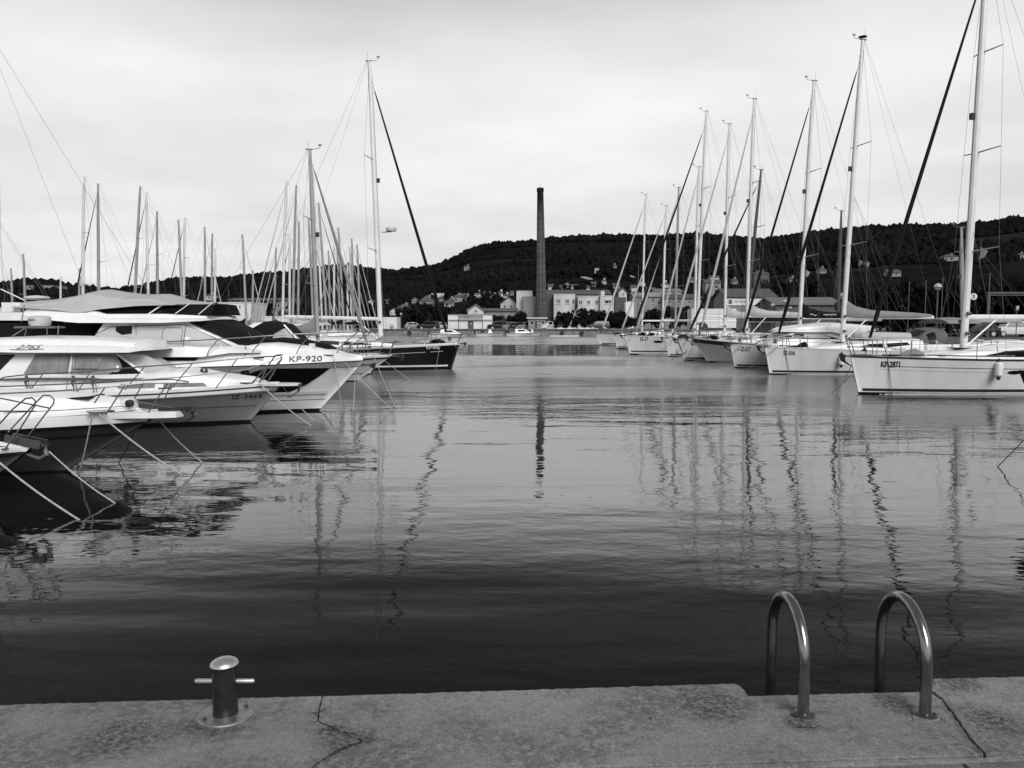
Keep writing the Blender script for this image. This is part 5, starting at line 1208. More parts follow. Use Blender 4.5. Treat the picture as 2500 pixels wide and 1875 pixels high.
        MB().add([(-w_/2, f0y+.002, h-.02), (w_/2, f0y+.002, h-.02), (0, f0y+.002, h+rise-.22)], [(0, 1, 2)]).build('gable_wall', wall, o, smooth=False)
    elif roof == 'hip':
        m_ = MB(); X = w_/2+e_; Yv = d/2+e_; rx_ = max(.2, X-Yv)
        m_.add([(-X, -Yv, h-.05), (X, -Yv, h-.05), (X, Yv, h-.05), (-X, Yv, h-.05), (-rx_, 0, h+rise), (rx_, 0, h+rise)], [(0, 1, 5, 4), (1, 2, 5), (2, 3, 4, 5), (3, 0, 4), (3, 2, 1, 0)])
        m_.build('roof', rm, o, smooth=False)
        MB().box((w_*.2, 0, h+rise*.75), (.7, .7, 1.6)).build('chimney_stack', wall, o, smooth=False)
    return o, w_, h
HR = []   # screen footprints kept clear of woodland
def bd_(*a, **k): HR.append((a[2][0]-3, a[2][1]-6, a[2][2]+3, a[2][3]+2, a[3])); return building(*a, **k)
QY = 162.0
# low white harbour building left of the chimney
ho, hw, hh = bd_('harbour_office', 'low white harbour building with grey door and fascia beyond the navy bow', (1094, 770, 1201, 805), QY, 6, RENDW, [], 'flat', None, doors=[(1142, 784, 1156, 805)], over=.1)
s_ = QY/F
zof = lambda py: at(1150, py, QY).z-LZ
xof = lambda px: at(px, 790, QY).x-ho.location.x
MB().box(((xof(1120)+xof(1178))/2, -3.1, (zof(770)+zof(777))/2+.05), (xof(1178)-xof(1120), .25, .75)).build('fascia', RENDG, ho, smooth=False)
MB().box(((xof(1120)+xof(1179))/2, -3.25, zof(779)), (xof(1179)-xof(1120), .6, .14)).build('canopy_edge', RENDW, ho, smooth=False)
for px in (1120, 1178): MB().box((xof(px), -3.04, 1.4), (.12, .12, 2.8)).build('column', RENDD, ho, smooth=False)
for a_, b_ in ((1095, 1119), (1179, 1200)): MB().box(((xof(a_)+xof(b_))/2, -3.02, zof(782.5)), (xof(b_)-xof(a_), .06, .32)).build('lettering_band', RENDG, ho, smooth=False)
MB().add([(xof(1150)-.25, -2.82, zof(789)), (xof(1150)+.25, -2.82, zof(789)), (xof(1150), -2.82, zof(792))], [(0, 1, 2)]).build('door_emblem', RENDW, ho, smooth=False)
bx_o, _, _ = bd_('white_kiosk_block', 'plain white square block beside the navy yacht mast on the far quay', (930, 777, 969, 809), QY-3, 5, RENDW, [], 'flat', RENDW, over=.05)
si = at(957, 796, QY-3.2)
sg = thing('round_road_sign', 'small round road sign in front of the white block', 'sign', (si.x, si.y, LZ)); MB().lathe([(.32, -.02), (.32, .02)], (0, -.06, si.z-LZ), 16, axis='Y').build('disc', RENDD, sg); MB().lathe([(.2, -.02), (.2, .02)], (0, -.09, si.z-LZ), 16, axis='Y').build('inner_disc', RENDW, sg); MB().tube([(0, 0, 0), (0, 0, si.z-LZ)], .04, 5).build('post', STEELD, sg)
# kiosk by the chimney
bd_('guard_kiosk', 'small grey kiosk with flat canopy roof in front of the chimney', (1290, 778, 1332, 803), QY, 4, RENDG, [(1294, 784, 1302, 794), (1314, 784, 1321, 790), (1322, 784, 1329, 793)], 'flat', RENDW, doors=[(1306, 784, 1311, 803)], over=.9)
# warehouses and factory
bd_('old_warehouse', 'long grey gabled warehouse left of the chimney', (1142, 757, 1262, 795), 176, 10, RENDG, [(1160, 766, 1166, 773), (1190, 766, 1196, 773)], 'gable_side', TILE, rise=.5)
bd_('gabled_shed', 'pale gabled shed end with small window under its apex', (1142, 757, 1181, 790), 173, 2.6, RENDER, [(1159, 757.5, 1165, 763)], 'gable_front', ROOFM, rise=1.3)
bd_('gabled_house', 'pale gabled house with two rows of windows left of the silo block', (1222, 742, 1262, 772), 196, 9, RENDER, [(1230, 746, 1234, 751), (1246, 746, 1250, 751), (1254, 757, 1258, 763), (1244, 757, 1248, 763)], 'gable_front', TILE, rise=1.9)
bd_('silo_block', 'stained pale windowless silo block touching the chimney', (1261, 711, 1300, 775), 190, 8, RENDER, [], 'flat', RENDG, over=.0)
bd_('silo_annex', 'darker stained annex just left of the chimney shaft', (1276, 726, 1310, 775), 188.5, 1.4, RENDG, [], 'flat', RENDG, over=0)
bd_('dark_link_block', 'dark link block right behind the chimney shaft', (1334, 720, 1354, 775), 192, 8, RENDD, [], 'flat', RENDD, over=0)
bd_('corner_factory', 'pale factory block with three upper windows right of the chimney', (1352, 720, 1404, 775), 189, 10, RENDER, [(1358, 731.5, 1368, 742), (1379, 731.5, 1389.5, 742), (1397.5, 731.5, 1402.5, 742)], 'flat', RENDER, panem=PANEG, over=.15)
bd_('back_hall', 'long tiled-roof hall behind the factory blocks', (1336, 716, 1490, 770), 206, 12, RENDG, [], 'gable_side', TILE, rise=1.1)
bd_('factory_wing', 'pale two-storey factory wing with three dark windows', (1411, 726, 1463, 772), 187, 10, RENDER, [(1413, 734.5, 1421.5, 743), (1433, 734.5, 1441, 743), (1452.5, 734, 1461, 742.5)], 'flat', RENDER, over=.15)
bd_('factory_tower_wing', 'pale factory wing with one wide dark window strip', (1465, 724, 1499, 772), 186, 10, RENDER, [(1476, 733, 1497, 741.5)], 'flat', RENDER, over=.12)
bd_('boiler_stack_block', 'small pale stair block rising above the factory wing', (1467, 711, 1476, 770), 197, 4, RENDER, [], 'flat', RENDG, over=.05)
bd_('dark_gap_block', 'dark narrow building between the factory and the pale gable', (1501, 728, 1528, 775), 190, 8, RENDD, [], 'flat', RENDD, over=.05)
bd_('pale_gable_house', 'white-walled house with a small round gable window behind IZ-17', (1510, 713, 1530, 775), 205, 9, RENDER, [(1519, 716, 1524, 721)], 'gable_front', TILE, rise=1.2)
bd_('white_yard_wall', 'bright white yard wall behind the far right masts', (1527, 737, 1548, 776), 183, 3, RENDW, [], 'flat', RENDG, over=.0)
bd_('ruined_hall', 'crumbling grey hall with broken gable behind the right row', (1548, 722, 1622, 775), 186, 9, RENDG, [(1560, 730, 1568, 740), (1590, 728, 1598, 740), (1606, 735, 1613, 745)], 'gable_side', RENDG, rise=.9)
bd_('pale_roof_shed', 'pale shed with sloping roof between the slim masts', (1600, 710, 1664, 770), 200, 8, RENDER, [(1640, 716, 1647, 722)], 'gable_side', ROOFM, rise=.7)
bd_('brick_store', 'grey store building behind IZ-62', (1622, 726, 1712, 776), 184, 8, RENDG, [(1632, 735, 1638, 742), (1655, 735, 1661, 742), (1680, 735, 1686, 742)], 'gable_side', TILE, rise=.9)
sb, sbw, sbh = bd_('sign_building', 'low building with a long white lettered sign board', (1774, 722, 1892, 776), 120, 8, RENDG, [(1780, 724, 1785, 729), (1804, 724, 1809, 729), (1830, 724, 1835, 729)], 'gable_side', TILE, rise=1.2)
sbz = at(1800, 737, 120).z-LZ; sbx = at(1774, 737, 120).x-sb.location.x
MB().box((sbx+3.2, -4.07, sbz), (6.6, .08, 1.0)).build('sign_board', RENDW, sb, smooth=False)
V_, F_ = text_polys('KAP DIVERCIJE NOVI', .36, (.75, 1), 0, .015); MB().add([(sbx+1.0+a_, -4.12, sbz-.2+b__) for a_, b__ in V_], F_).build('sign_lettering', RENDD, sb, smooth=False)
MB().box((sbx+.5, -4.12, sbz), (.5, .02, .6)).build('sign_emblem', RENDD, sb, smooth=False)
bd_('awning_hall', 'long low hall with pale awning behind the right row sail covers', (1893, 740, 2052, 778), 110, 8, RENDD, [(1905, 752, 1920, 760)], 'gable_side', ROOFM, rise=.9)
bd_('pale_block', 'pale block with four square windows beyond the left berths', (530, 741, 614, 790), 150, 9, RENDW, [(562, 746, 567, 753), (572, 746, 577, 753), (584, 746, 587, 754), (562, 760, 567, 767), (572, 760, 577, 767)], 'flat', RENDW, over=.15)
bd_('long_grey_block', 'long grey block with small dark windows behind the pale block', (560, 731, 716, 770), 200, 10, RENDG, [(565+14*k, 736, 569+14*k, 739.5) for k in range(10)]+[(580+14*k, 744, 584+14*k, 748) for k in range(8)], 'gable_side', TILE, rise=.5)
bd_('white_quay_shed', 'long low white shed behind the dense cluster of masts', (640, 775, 730, 793), 140, 6, RENDW, [], 'flat', RENDW, over=.1)
# houses on the hillside
def house(label, rect, wins=(), roof='hip', wall=None, rise=1.6, Y=None, name='hillside_house', rm=None):
    p = hit((rect[0]+rect[2])/2, rect[3]); Y_ = Y or p.y
    gz = terr(p.x*Y_/p.y, Y_+3)-.6 if Y is None else at(rect[0], rect[3], Y_).z
    bd_(name, label, rect, Y_, max(5, (rect[2]-rect[0])*Y_/F*.7), wall or RENDG, wins, roof, rm or TILE, rise=rise, ground=gz, frame=False, over=.3)
house('tiled house with pale wall left of the big stone house', (968, 752, 1000, 766), [(976, 754, 979, 758)], 'hip', RENDG, 1.6)
house('small pale house with two openings below the tiled house', (952, 758, 970, 770), [(955, 762, 958, 766), (963, 762, 966, 766)], 'gable_front', RENDER, .9)
house('large stone house with tall chimney on the slope behind the navy yacht', (1024, 735, 1058, 754), [(1028, 739, 1030.5, 743), (1033, 739, 1035.5, 743), (1040, 739, 1042.5, 743), (1047, 740, 1050, 744)], 'hip', RENDG, 2.2)
house('pale flat-roofed house highest behind the dark headsail', (1053, 716, 1088, 726), [(1064, 719, 1067, 723)], 'flat', RENDER, .5)
house('pale house wall right of the dark headsail', (1092, 735, 1107, 750), [(1098, 739, 1101, 743)], 'hip', RENDG, 1.4)
house('stepped tile-roofed house right of the headsail foot', (1106, 725, 1128, 738), [(1112, 729, 1115, 733)], 'hip', RENDG, 1.2)
for k, (rect, lb) in enumerate((((1118, 722, 1136, 731), 'small house among trees, left of a row of three white houses'), ((1158, 718, 1174, 727), 'first white house of the row above the dark trees'), ((1182, 717, 1196, 726), 'second white house of the row above the dark trees'), ((1215, 716, 1228, 725), 'third white house of the row above the dark trees'), ((1085, 741, 1100, 752), 'striped-awning house at the foot of the headsail'))):
    house(lb, rect, [((rect[0]*.6+rect[2]*.4), rect[1]+2.5, (rect[0]*.4+rect[2]*.6), rect[1]+6)], 'hip' if k % 2 else 'gable_side', RENDER if k else RENDG, 1.1)
house('grey three-storey house with stacked balconies behind the right row', (1722, 690, 1760, 724), [(1730, 697, 1738, 708), (1745, 697, 1752, 703), (1745, 708, 1752, 714)], 'gable_side', RENDG, 1.4)
house('dark tall house with two lit square windows above the sign building', (1840, 668, 1878, 720), [(1851, 668.5, 1857, 674), (1859, 682, 1865, 689)], 'hip', RENDD, 1.6)
house('low white roofs cluster house above the right masts', (1735, 676, 1756, 686), [(1742, 679, 1746, 683)], 'gable_side', RENDER, .8)
house('pale house with dark windows halfway up the right hill', (2305, 626, 2340, 638), [(2309, 629, 2313, 634), (2320, 629, 2326, 634)], 'hip', RENDG, 1.2)
house('small hillside house left of a white flag on the right hill', (1928, 682, 1945, 694), [(1934, 685, 1937, 690)], 'hip', RENDG, 1.2)
house('pale roof corner on the hillside at the right edge', (2484, 622, 2510, 632), [], 'hip', RENDG, 1.0)
house('cluster of pale roofs on the lower right slope', (2168, 664, 2200, 676), [(2174, 667, 2178, 672), (2186, 667, 2190, 672)], 'gable_side', RENDG, 1.2)
house('flat-roofed grey block on the crest of the left hill', (42, 697, 130, 708), [(50, 699, 54, 703), (60, 699, 64, 703), (72, 699, 76, 703)], 'flat', RENDG, .5)
house('white villa at the foot of the left wood', (500, 722, 524, 733), [(508, 725, 512, 729)], 'hip', RENDER, 1.2)
for k, (rect, lb) in enumerate((((1360, 700, 1372, 706), 'leftmost pale rooftop terrace house over the factory'), ((1395, 698, 1412, 706), 'middle pale house over the factory roofs'), ((1425, 702, 1440, 710), 'right pale house over the factory roofs'), ((1542, 700, 1556, 712), 'pale house behind the first right-hand masts'), ((1580, 706, 1600, 718), 'white house peeping over the ruined hall'))):
    house(lb, rect, [(rect[0]+4, rect[1]+2, rect[0]+7, rect[1]+5)], 'gable_side', RENDER, .9)
_rr = random.Random(5)
for k, (cx_p, cy_p, lb) in enumerate(((1012, 741, 'tiny house left of the large stone house'), (1075, 737, 'tiny house right of the large stone house roof'), (1140, 733, 'tiny house above the gabled shed'), (1170, 738, 'tiny house in the trees left of the gabled house'), (1205, 733, 'tiny house in the trees above the warehouse ridge'), (1236, 728, 'tiny house just above the pale gabled house'), (1250, 722, 'tiny house left of the silo block top'), (905, 745, 'tiny house behind the right side of the mast cluster'), (945, 742, 'tiny house above the white square block'), (1345, 708, 'tiny house right of the chimney above the hall roof'), (1385, 703, 'tiny house on the slope over the corner factory'), (1450, 700, 'tiny house on the slope over the factory tower'), (1475, 694, 'tiny house higher on the slope over the factory tower'), (1505, 705, 'tiny house over the pale gable house'), (1568, 698, 'tiny house over the ruined hall'), (1625, 702, 'tiny house behind the light furled headsails'), (1690, 690, 'tiny house left of the stacked balconies'), (1795, 694, 'tiny house right of the stacked balconies'), (2010, 668, 'tiny house left of the IZ-316 mast on the slope'), (2120, 652, 'tiny house on the slope right of the IZ-316 mast'), (860, 690, 'tiny house high in the wood behind the masts'), (1500, 655, 'tiny white house high on the middle slope'), (1140, 660, 'tiny white house high on the left slope'))):
    w_, h_ = _rr.uniform(9, 17), _rr.uniform(6, 10)
    house(lb, (cx_p-w_/2, cy_p-h_, cx_p+w_/2, cy_p), [(cx_p-w_*.3, cy_p-h_*.7, cx_p-w_*.12, cy_p-h_*.35), (cx_p+w_*.1, cy_p-h_*.7, cx_p+w_*.28, cy_p-h_*.35)], _rr.choice(('hip', 'gable_side', 'gable_front')), _rr.choice((RENDER, RENDG, RENDG)), _rr.uniform(.8, 1.4))
# quarry-like bare patches on the hillside
BARE = mat('bare_earth', .25, 1, var=.3, scale=.2)
for k, poly in enumerate(([(1415, 688), (1430, 687), (1446, 692), (1447, 695), (1438, 695), (1426, 692)], [(1535, 683), (1544, 685), (1552, 689), (1542, 689)], [(1452, 665), (1463, 664), (1461, 675), (1450, 680)])):
    mb = MB(); P = [hit(*p_) for p_ in poly]; P = [(p.x, p.y-.5, p.z+2.2) for p in P]; mb.add(P, [tuple(range(len(P)))])
    tag(mb.build('bare_slope', BARE, smooth=False), None, None, kind='structure')
# ------------------------------------------------------------------ woodland on the hills
ico = [(0, 0, 1)]
for k in range(5): ico.append((.894*math.cos(R(72*k)), .894*math.sin(R(72*k)), .447))
for k in range(5): ico.append((.894*math.cos(R(72*k+36)), .894*math.sin(R(72*k+36)), -.447))
ico.append((0, 0, -1)); ico = np.array(ico)
icf = [(0, 1+k, 1+(k+1) % 5) for k in range(5)]+[(1+k, 6+k, 1+(k+1) % 5) for k in range(5)]+[(6+k, 6+(k+1) % 5, 1+(k+1) % 5) for k in range(5)]+[(11, 6+(k+1) % 5, 6+k) for k in range(5)]
icf = np.array(icf)
def wood(name, n, pxr, vr, rad, bias=1.0, seed=1):
    r_ = np.random.default_rng(seed); VV = []; FF = []; o = 0
    for _ in range(n):
        px = r_.uniform(*pxr); v = vr[0]+(vr[1]-vr[0])*r_.random()**bias
        Yr, zr = ridge_at(px); Y = FOOT+(Yr-FOOT)*v; X = (px-CX)/F*Y
        if .96 > v and math.sin(X*.016+Y*.05)+math.sin(X*.007-Y*.021+1.7) > .8: continue      # open terraces
        z = terr(X, Y)
        sy = 788-(z+3-EYE)*F/Y
        if any(a[0] < px < a[2] and a[1] < sy < a[3]+3 and Y < a[4] for a in HR): continue
        R0 = (rad[0]+(rad[1]-rad[0])*r_.random()**2)*(.75+.5*v)*(1+.35*math.sin(X*.05+Y*.03)*math.sin(X*.013-Y*.041)); sc_ = np.array([R0*r_.uniform(.8, 1.25), R0*r_.uniform(.8, 1.25), R0*r_.uniform(.8, 1.3)])
        m = ico*r_.uniform(.7, 1.25, (12, 1))*sc_+np.array([X, Y, z+R0*.55])
        VV.append(m); FF.append(icf+o); o += 12
    VV = np.concatenate(VV); FF = np.concatenate(FF)
    me = bpy.data.meshes.new(name); me.vertices.add(len(VV)); me.vertices.foreach_set('co', VV.ravel())
    me.loops.add(len(FF)*3); me.loops.foreach_set('vertex_index', FF.ravel().astype(np.int32))
    me.polygons.add(len(FF)); me.polygons.foreach_set('loop_start', np.arange(0, len(FF)*3, 3, dtype=np.int32))
    me.update(calc_edges=True); me.validate()
    me.polygons.foreach_set('use_smooth', np.ones(len(FF), dtype=bool)); me.materials.append(WOODM); ob = bpy.data.objects.new(name, me); col.objects.link(ob)
    return tag(ob, 'dense dark woodland covering the hills behind the harbour', 'woodland', kind='stuff')
WOODM = bpy.data.materials.new('woodland_foliage'); WOODM.use_nodes = True
t = WOODM.node_tree; b = t.nodes['Principled BSDF']; b.inputs['Roughness'].default_value = 1; b.inputs['Specular IOR Level'].default_value = 0
g = t.nodes.new('ShaderNodeNewGeometry'); nz = t.nodes.new('ShaderNodeTexNoise'); nz.inputs['Scale'].default_value = .022; nz.inputs['Detail'].default_value = 10; nz.inputs['Roughness'].default_value = .72
t.links.new(g.outputs['Position'], nz.inputs['Vector']); mr_ = t.nodes.new('ShaderNodeMapRange'); mr_.inputs[1].default_value = .35; mr_.inputs[2].default_value = .7; mr_.inputs[3].default_value = .0045; mr_.inputs[4].default_value = .016
t.links.new(nz.outputs[0], mr_.inputs[0]); t.links.new(mr_.outputs[0], b.inputs['Base Color'])
wood('woodland', 46000, (-250, 2750), (.04, .985), (.6, 2.3), .62, 1)
w2 = wood('woodland', 6500, (-250, 2750), (.975, 1.01), (.4, 1.7), 1, 2); w2['label'] = 'ragged line of trees along the hill crest'

# ------------------------------------------------------------------ single trees and bushes near the far quay
LEAF = mat('dark_foliage', .011, .9, var=.5, scale=.8, spec=.1)
BARK = mat('bark', .05, .95, var=.3)
def leaf_mesh(seed, n=1700, w_=1.0, h=1.0):
    r_ = random.Random(seed); mb = MB(); cl_ = [(r_.uniform(-.62, .62), r_.uniform(-.62, .62), r_.uniform(.1, .84), r_.uniform(.2, .36)) for _ in range(15)]+[(0, 0, .5, .4)]
    for _ in range(n):
        c = r_.choice(cl_); d = Vector((r_.gauss(0, 1), r_.gauss(0, 1), r_.gauss(0, 1))).normalized()*c[3]*r_.uniform(.55, 1.1)
        p = Vector((c[0], c[1], c[2]))+Vector((d.x, d.y, d.z*.75)); s_ = r_.uniform(.04, .085)
        a = Vector((r_.gauss(0, 1), r_.gauss(0, 1), r_.gauss(0, 1))).normalized(); b_ = a.orthogonal().normalized(); c2 = a.cross(b_)
        mb.add([p-b_*s_-c2*s_*.5, p+b_*s_-c2*s_*.5, p+b_*s_*.6+c2*s_*.8, p-b_*s_*.6+c2*s_*.8], [(0, 1, 2, 3)])
    return mb.mesh('crown', LEAF, smooth=False)
LM = [leaf_mesh(k) for k in range(3)]
def tree(label, px, py, w_px, h_px, Y, k=0, name='tree', group=None):
    p = at(px, py, Y); s_ = Y/F; wv, hv = w_px*s_/2, h_px*s_
    base = LZ if Y > 150 or p.x < 28 else 1.0
    o = thing(name, label, 'tree' if name == 'tree' else 'bush', (p.x, p.y, base), group=group)
    hv = at(px, py-h_px, Y).z-base
    c = bpy.data.objects.new('crown', LM[k % 3]); col.objects.link(c); c.parent = o; c.scale = (wv*1.15, wv*1.15, hv*.98); c.rotation_euler = (0, 0, k*1.3); c.location = (0, 0, hv*.03)
    mb = MB(); mb.tube([(0, 0, -.3), (.05, 0, hv*.3), (-.05, .05, hv*.6)], [max(.08, hv*.03), hv*.022, hv*.008], 6)
    for a in (0, 2.1, 4.2): mb.tube([(.02, 0, hv*.25), (wv*.4*math.cos(a), wv*.4*math.sin(a), hv*.55)], [hv*.015, hv*.006], 5)
    mb.build('trunk', BARK, o)
    return o
g_t = 'dark trees along the far quay'
for k, a in enumerate([('broad dark tree left of the harbour office', 1045, 800, 90, 60, 172), ('dark tree over the parked dark car left of the harbour office', 1000, 800, 70, 50, 170), ('dark tree behind the harbour office roof', 1090, 790, 60, 52, 182), ('dark tree right of the white block', 985, 800, 36, 34, 166), ('tall dark tree between two gabled houses', 1195, 770, 84, 52, 205), ('dark round tree left of the pale gabled house', 1150, 775, 60, 44, 210), ('dark shrub left of the chimney base', 1276, 800, 40, 40, 176), ('dark conical tree right of the kiosk', 1373, 803, 42, 42, 172), ('low dark bush just right of the kiosk', 1346, 803, 44, 26, 168), ('wide dark tree in front of the factory wing', 1420, 800, 66, 48, 172), ('dark tree under the factory tower wing', 1468, 802, 64, 44, 170), ('dark tree beside the white yard wall', 1512, 802, 56, 48, 168), ('dark bush filling between the conical tree and the wide tree', 1396, 803, 40, 32, 169), ('dark bush left of the dark tree under the tower wing', 1445, 803, 46, 36, 168), ('dark bush between tower wing tree and yard wall', 1492, 803, 44, 34, 167), ('dark hedge piece behind the farthest right yacht', 1540, 800, 44, 26, 164), ('dark hedge piece under the silo block', 1252, 800, 40, 30, 172), ('dark hedge piece left of the parked cars', 1222, 795, 44, 30, 174), ('dark tree behind IZ-80', 1590, 790, 60, 36, 172), ('dark tree behind the dark mast of IZ-62', 1660, 792, 80, 44, 165), ('dark tree right of the stacked balconies', 1780, 740, 70, 60, 150), ('dark tree behind IZ-317', 1900, 760, 90, 84, 130), ('dark tree left of the round lamps', 1960, 755, 90, 80, 132), ('dark tree mass right of the IZ-316 mast', 2120, 780, 130, 95, 100), ('dark tree behind the grey sail cover', 2230, 780, 130, 100, 98), ('dark tree near the right lamp post', 2320, 790, 120, 110, 92), ('dark tree behind the parked car at the right', 2430, 790, 150, 120, 95), ('dark tree at the right frame edge', 2530, 790, 140, 130, 92), ('dark tree behind the pale block', 640, 775, 60, 40, 160), ('dark tree between shed and mast cluster', 720, 780, 70, 52, 165), ('dark tree behind the dense mast cluster', 800, 785, 90, 60, 170), ('dark tree right behind the mast cluster', 880, 790, 80, 48, 172), ('dark tree left of the pale block', 470, 780, 90, 52, 170), ('dark tree behind the flybridge canvas', 380, 780, 110, 60, 170), ('dark tree far left behind the flybridge', 250, 780, 130, 60, 170), ('dark tree at the far left edge', 60, 780, 160, 66, 150)]):
    tree(a[0], *a[1:], k=k, group=g_t)
# leafless leaning tree
bt = at(1400, 800, 168); bto = thing('leaning_bare_tree', 'pale leafless tree leaning right in front of the factory', 'tree', (bt.x, bt.y, LZ)); mb = MB()
mb.tube([(-.9, 0, 0), (-.4, 0, 1.6), (.3, 0, 3.2), (.7, 0, 4.4)], [.16, .13, .09, .03], 6)
for a_, l_ in ((.5, 1.6), (2.2, 1.3), (-.3, 1.4), (1.4, 1.1)): mb.tube([(.15, 0, 2.9), (.15+l_*math.cos(a_), .2, 2.9+l_*math.sin(a_))], [.06, .02], 5)
mb.build('trunk', mat('pale_bark', .35, .9), bto)

# ------------------------------------------------------------------ cars
def car_proto(kind, body):
    o = thing('parked_car', '', 'car'); L = 4.1 if kind != 'suv' else 4.5; W = 1.72; h = .85
    prof = {'hatch': [(-2.05, .35), (-2.03, .85), (-1.75, 1.05), (-1.45, 1.42), (-.2, 1.48), (.35, 1.42), (1.0, .98), (1.85, .84), (2.05, .62), (2.07, .35)],
            'suv': [(-2.25, .4), (-2.22, 1.0), (-2.05, 1.62), (-1.4, 1.7), (.2, 1.68), (.75, 1.55), (1.15, 1.1), (2.05, 1.0), (2.25, .75), (2.27, .4)]}[kind]
    sill = .3; rings = []
    for x, z in prof:
        t_ = max(0, (z-.9)/.75); w_ = W/2*(1-.2*t_)
        rings.append([(x, -W/2*.96, sill), (x, -W/2, min(z, .6)), (x, -W/2*.98, min(z, .9)), (x, -w_, z-.03), (x, -w_*.8, z), (x, w_*.8, z), (x, w_, z-.03), (x, W/2*.98, min(z, .9)), (x, W/2, min(z, .6)), (x, W/2*.96, sill)])
    MB().loft(rings, closed=True).build('body', body, o, ang=40)
    tp = 1.36 if kind == 'hatch' else 1.56
    for sd in (-1, 1):
        y = lambda z: sd*(W/2*(1-.2*max(0, (z-.9)/.75))+.012)
        for xa, xb, xc, xd_ in (((-.25, .72, .3, -.25)), ((-1.5, -.35, -.35, -1.32))):
            k_ = .25 if kind == 'suv' else 0
            MB().add([(xa, y(.97), .97+k_*.4), (xb+k_, y(.97), .97+k_*.4), (xc+k_, y(tp), tp), (xd_, y(tp), tp)], [(0, 1, 2, 3)]).build('side_window', GLASS, o, smooth=False)
        for x in (-1.28, 1.28):
            whl = MB().lathe([(.2, -.11), (.31, -.1), (.32, 0), (.31, .1), (.2, .11)], (x, sd*(W/2-.1), .31), 16, axis='Y').build('wheel', RUBBER, o)
            MB().lathe([(.19, -.015), (.2, .0), (.16, .015)], (x, sd*(W/2+.015), .31), 12, axis='Y').build('hubcap', OFFW, whl)
        MB().box((2.0 if kind == 'hatch' else 2.2, sd*.62, .72), (.1, .3, .14)).build('headlight', OFFW, o)
        MB().box((-2.03 if kind == 'hatch' else -2.22, sd*.68, .85), (.06, .18, .22)).build('tail_light', mat('lamp_lens', .08, .2), o)
    xs = (.42, 1.0) if kind == 'hatch' else (.72, 1.14)
    MB().add([(xs[1]-.02, -.7, 1.0+(.1 if kind == 'suv' else 0)), (xs[1]-.02, .7, 1.0+(.1 if kind == 'suv' else 0)), (xs[0], .6, tp+.06), (xs[0], -.6, tp+.06)], [(0, 1, 2, 3)]).build('windscreen', GLASS, o, smooth=False)
    return o
CARW = mat('white_car_paint', .62, .2, coat=.3); CARD = mat('dark_car_paint', .015, .15, coat=.3); CARS = mat('silver_car_paint', .32, .25, .4); CARG = mat('grey_car_paint', .08, .2, .3)
protos = {}
def car(label, px, Y, kind, paint, rz, z=LZ):
    key = (kind, paint.name)
    if key not in protos: o = protos[key] = car_proto(kind, paint)
    else: o = copy_tree(protos[key])
    p = at(px, 800, Y); o.location = (p.x, Y, z+.02); o.rotation_euler = (0, 0, rz); o['label'] = label; o['group'] = 'cars parked on the far quay'
    return o
car('dark parked car right of the harbour office', 1214, 163, 'suv', CARD, R(200)); car('silver car second from the harbour office', 1240, 164, 'hatch', CARS, R(225)); car('white car in the middle of the parked row', 1252, 165, 'hatch', CARW, R(228)); car('dark car right of the middle white car', 1264, 164, 'hatch', CARD, R(226)); car('pale car nearest the kiosk', 1280, 164, 'hatch', CARS, R(222))
car('grey car half hidden by bushes right of the kiosk', 1352, 168, 'hatch', CARG, R(215)); car('dark car under the trees behind the farthest right yacht', 1460, 166, 'suv', CARG, R(185))
car('silver car left of the harbour office under the trees', 1010, 166, 'hatch', CARS, R(20)); car('dark car with pale hubcaps left of the harbour office', 1046, 162, 'suv', CARD, R(180)); car('white car behind the dark car left of the harbour office', 1068, 166, 'hatch', CARW, R(200))
car('white car parked under trees at the right edge', 2472, 87, 'suv', CARW, R(174), 1.0); car('dark car on the right bank behind the IZ-316 bimini', 2385, 86, 'hatch', CARD, R(178), 1.0)
car('white small van beside the kiosk', 1334, 164, 'suv', CARW, R(250))
# lettered lorry
lp = at(1737, 790, 100); lo = thing('box_lorry', 'white lettered box lorry parked behind the right row', 'lorry', (lp.x, 100, 1.0))
mb = MB(); mb.box((0, 0, 2.05), (5.4, 2.3, 2.3)); mb.build('cargo_box', RENDW, lo, smooth=False)
V_, F_ = text_polys('JOMAN BUS TRAX', .28, (.95, 1), 0, .015); MB().add([(-1.2+a_, -1.16, 2.25+b__) for a_, b__ in V_], F_).build('lettering', RENDD, lo, smooth=False)
MB().loft([[(2.75, -1.05, .6), (2.75, 1.05, .6), (2.75, 1.05, 2.6), (2.75, -1.05, 2.6)], [(3.9, -1.05, .6), (3.9, 1.05, .6), (3.7, 1.0, 2.5), (3.7, -1.0, 2.5)], [(4.5, -1.05, .6), (4.5, 1.05, .6), (4.4, 1.0, 1.5), (4.4, -1.0, 1.5)]], closed=True).build('cab', RENDD, lo, smooth=False)
for x in (-1.4, 3.6):
    for sd in (-1, 1): MB().lathe([(.3, -.14), (.46, -.12), (.48, 0), (.46, .12), (.3, .14)], (x, sd*1.02, .48), 16, axis='Y').build('wheel', RUBBER, lo)
MB().add([(-1.4+.72*math.cos(R(a)), -1.165, .88+.72*math.sin(R(a))) for a in range(0, 181, 15)], [tuple(range(13))]).build('wheel_arch', RUBBER, lo, smooth=False)
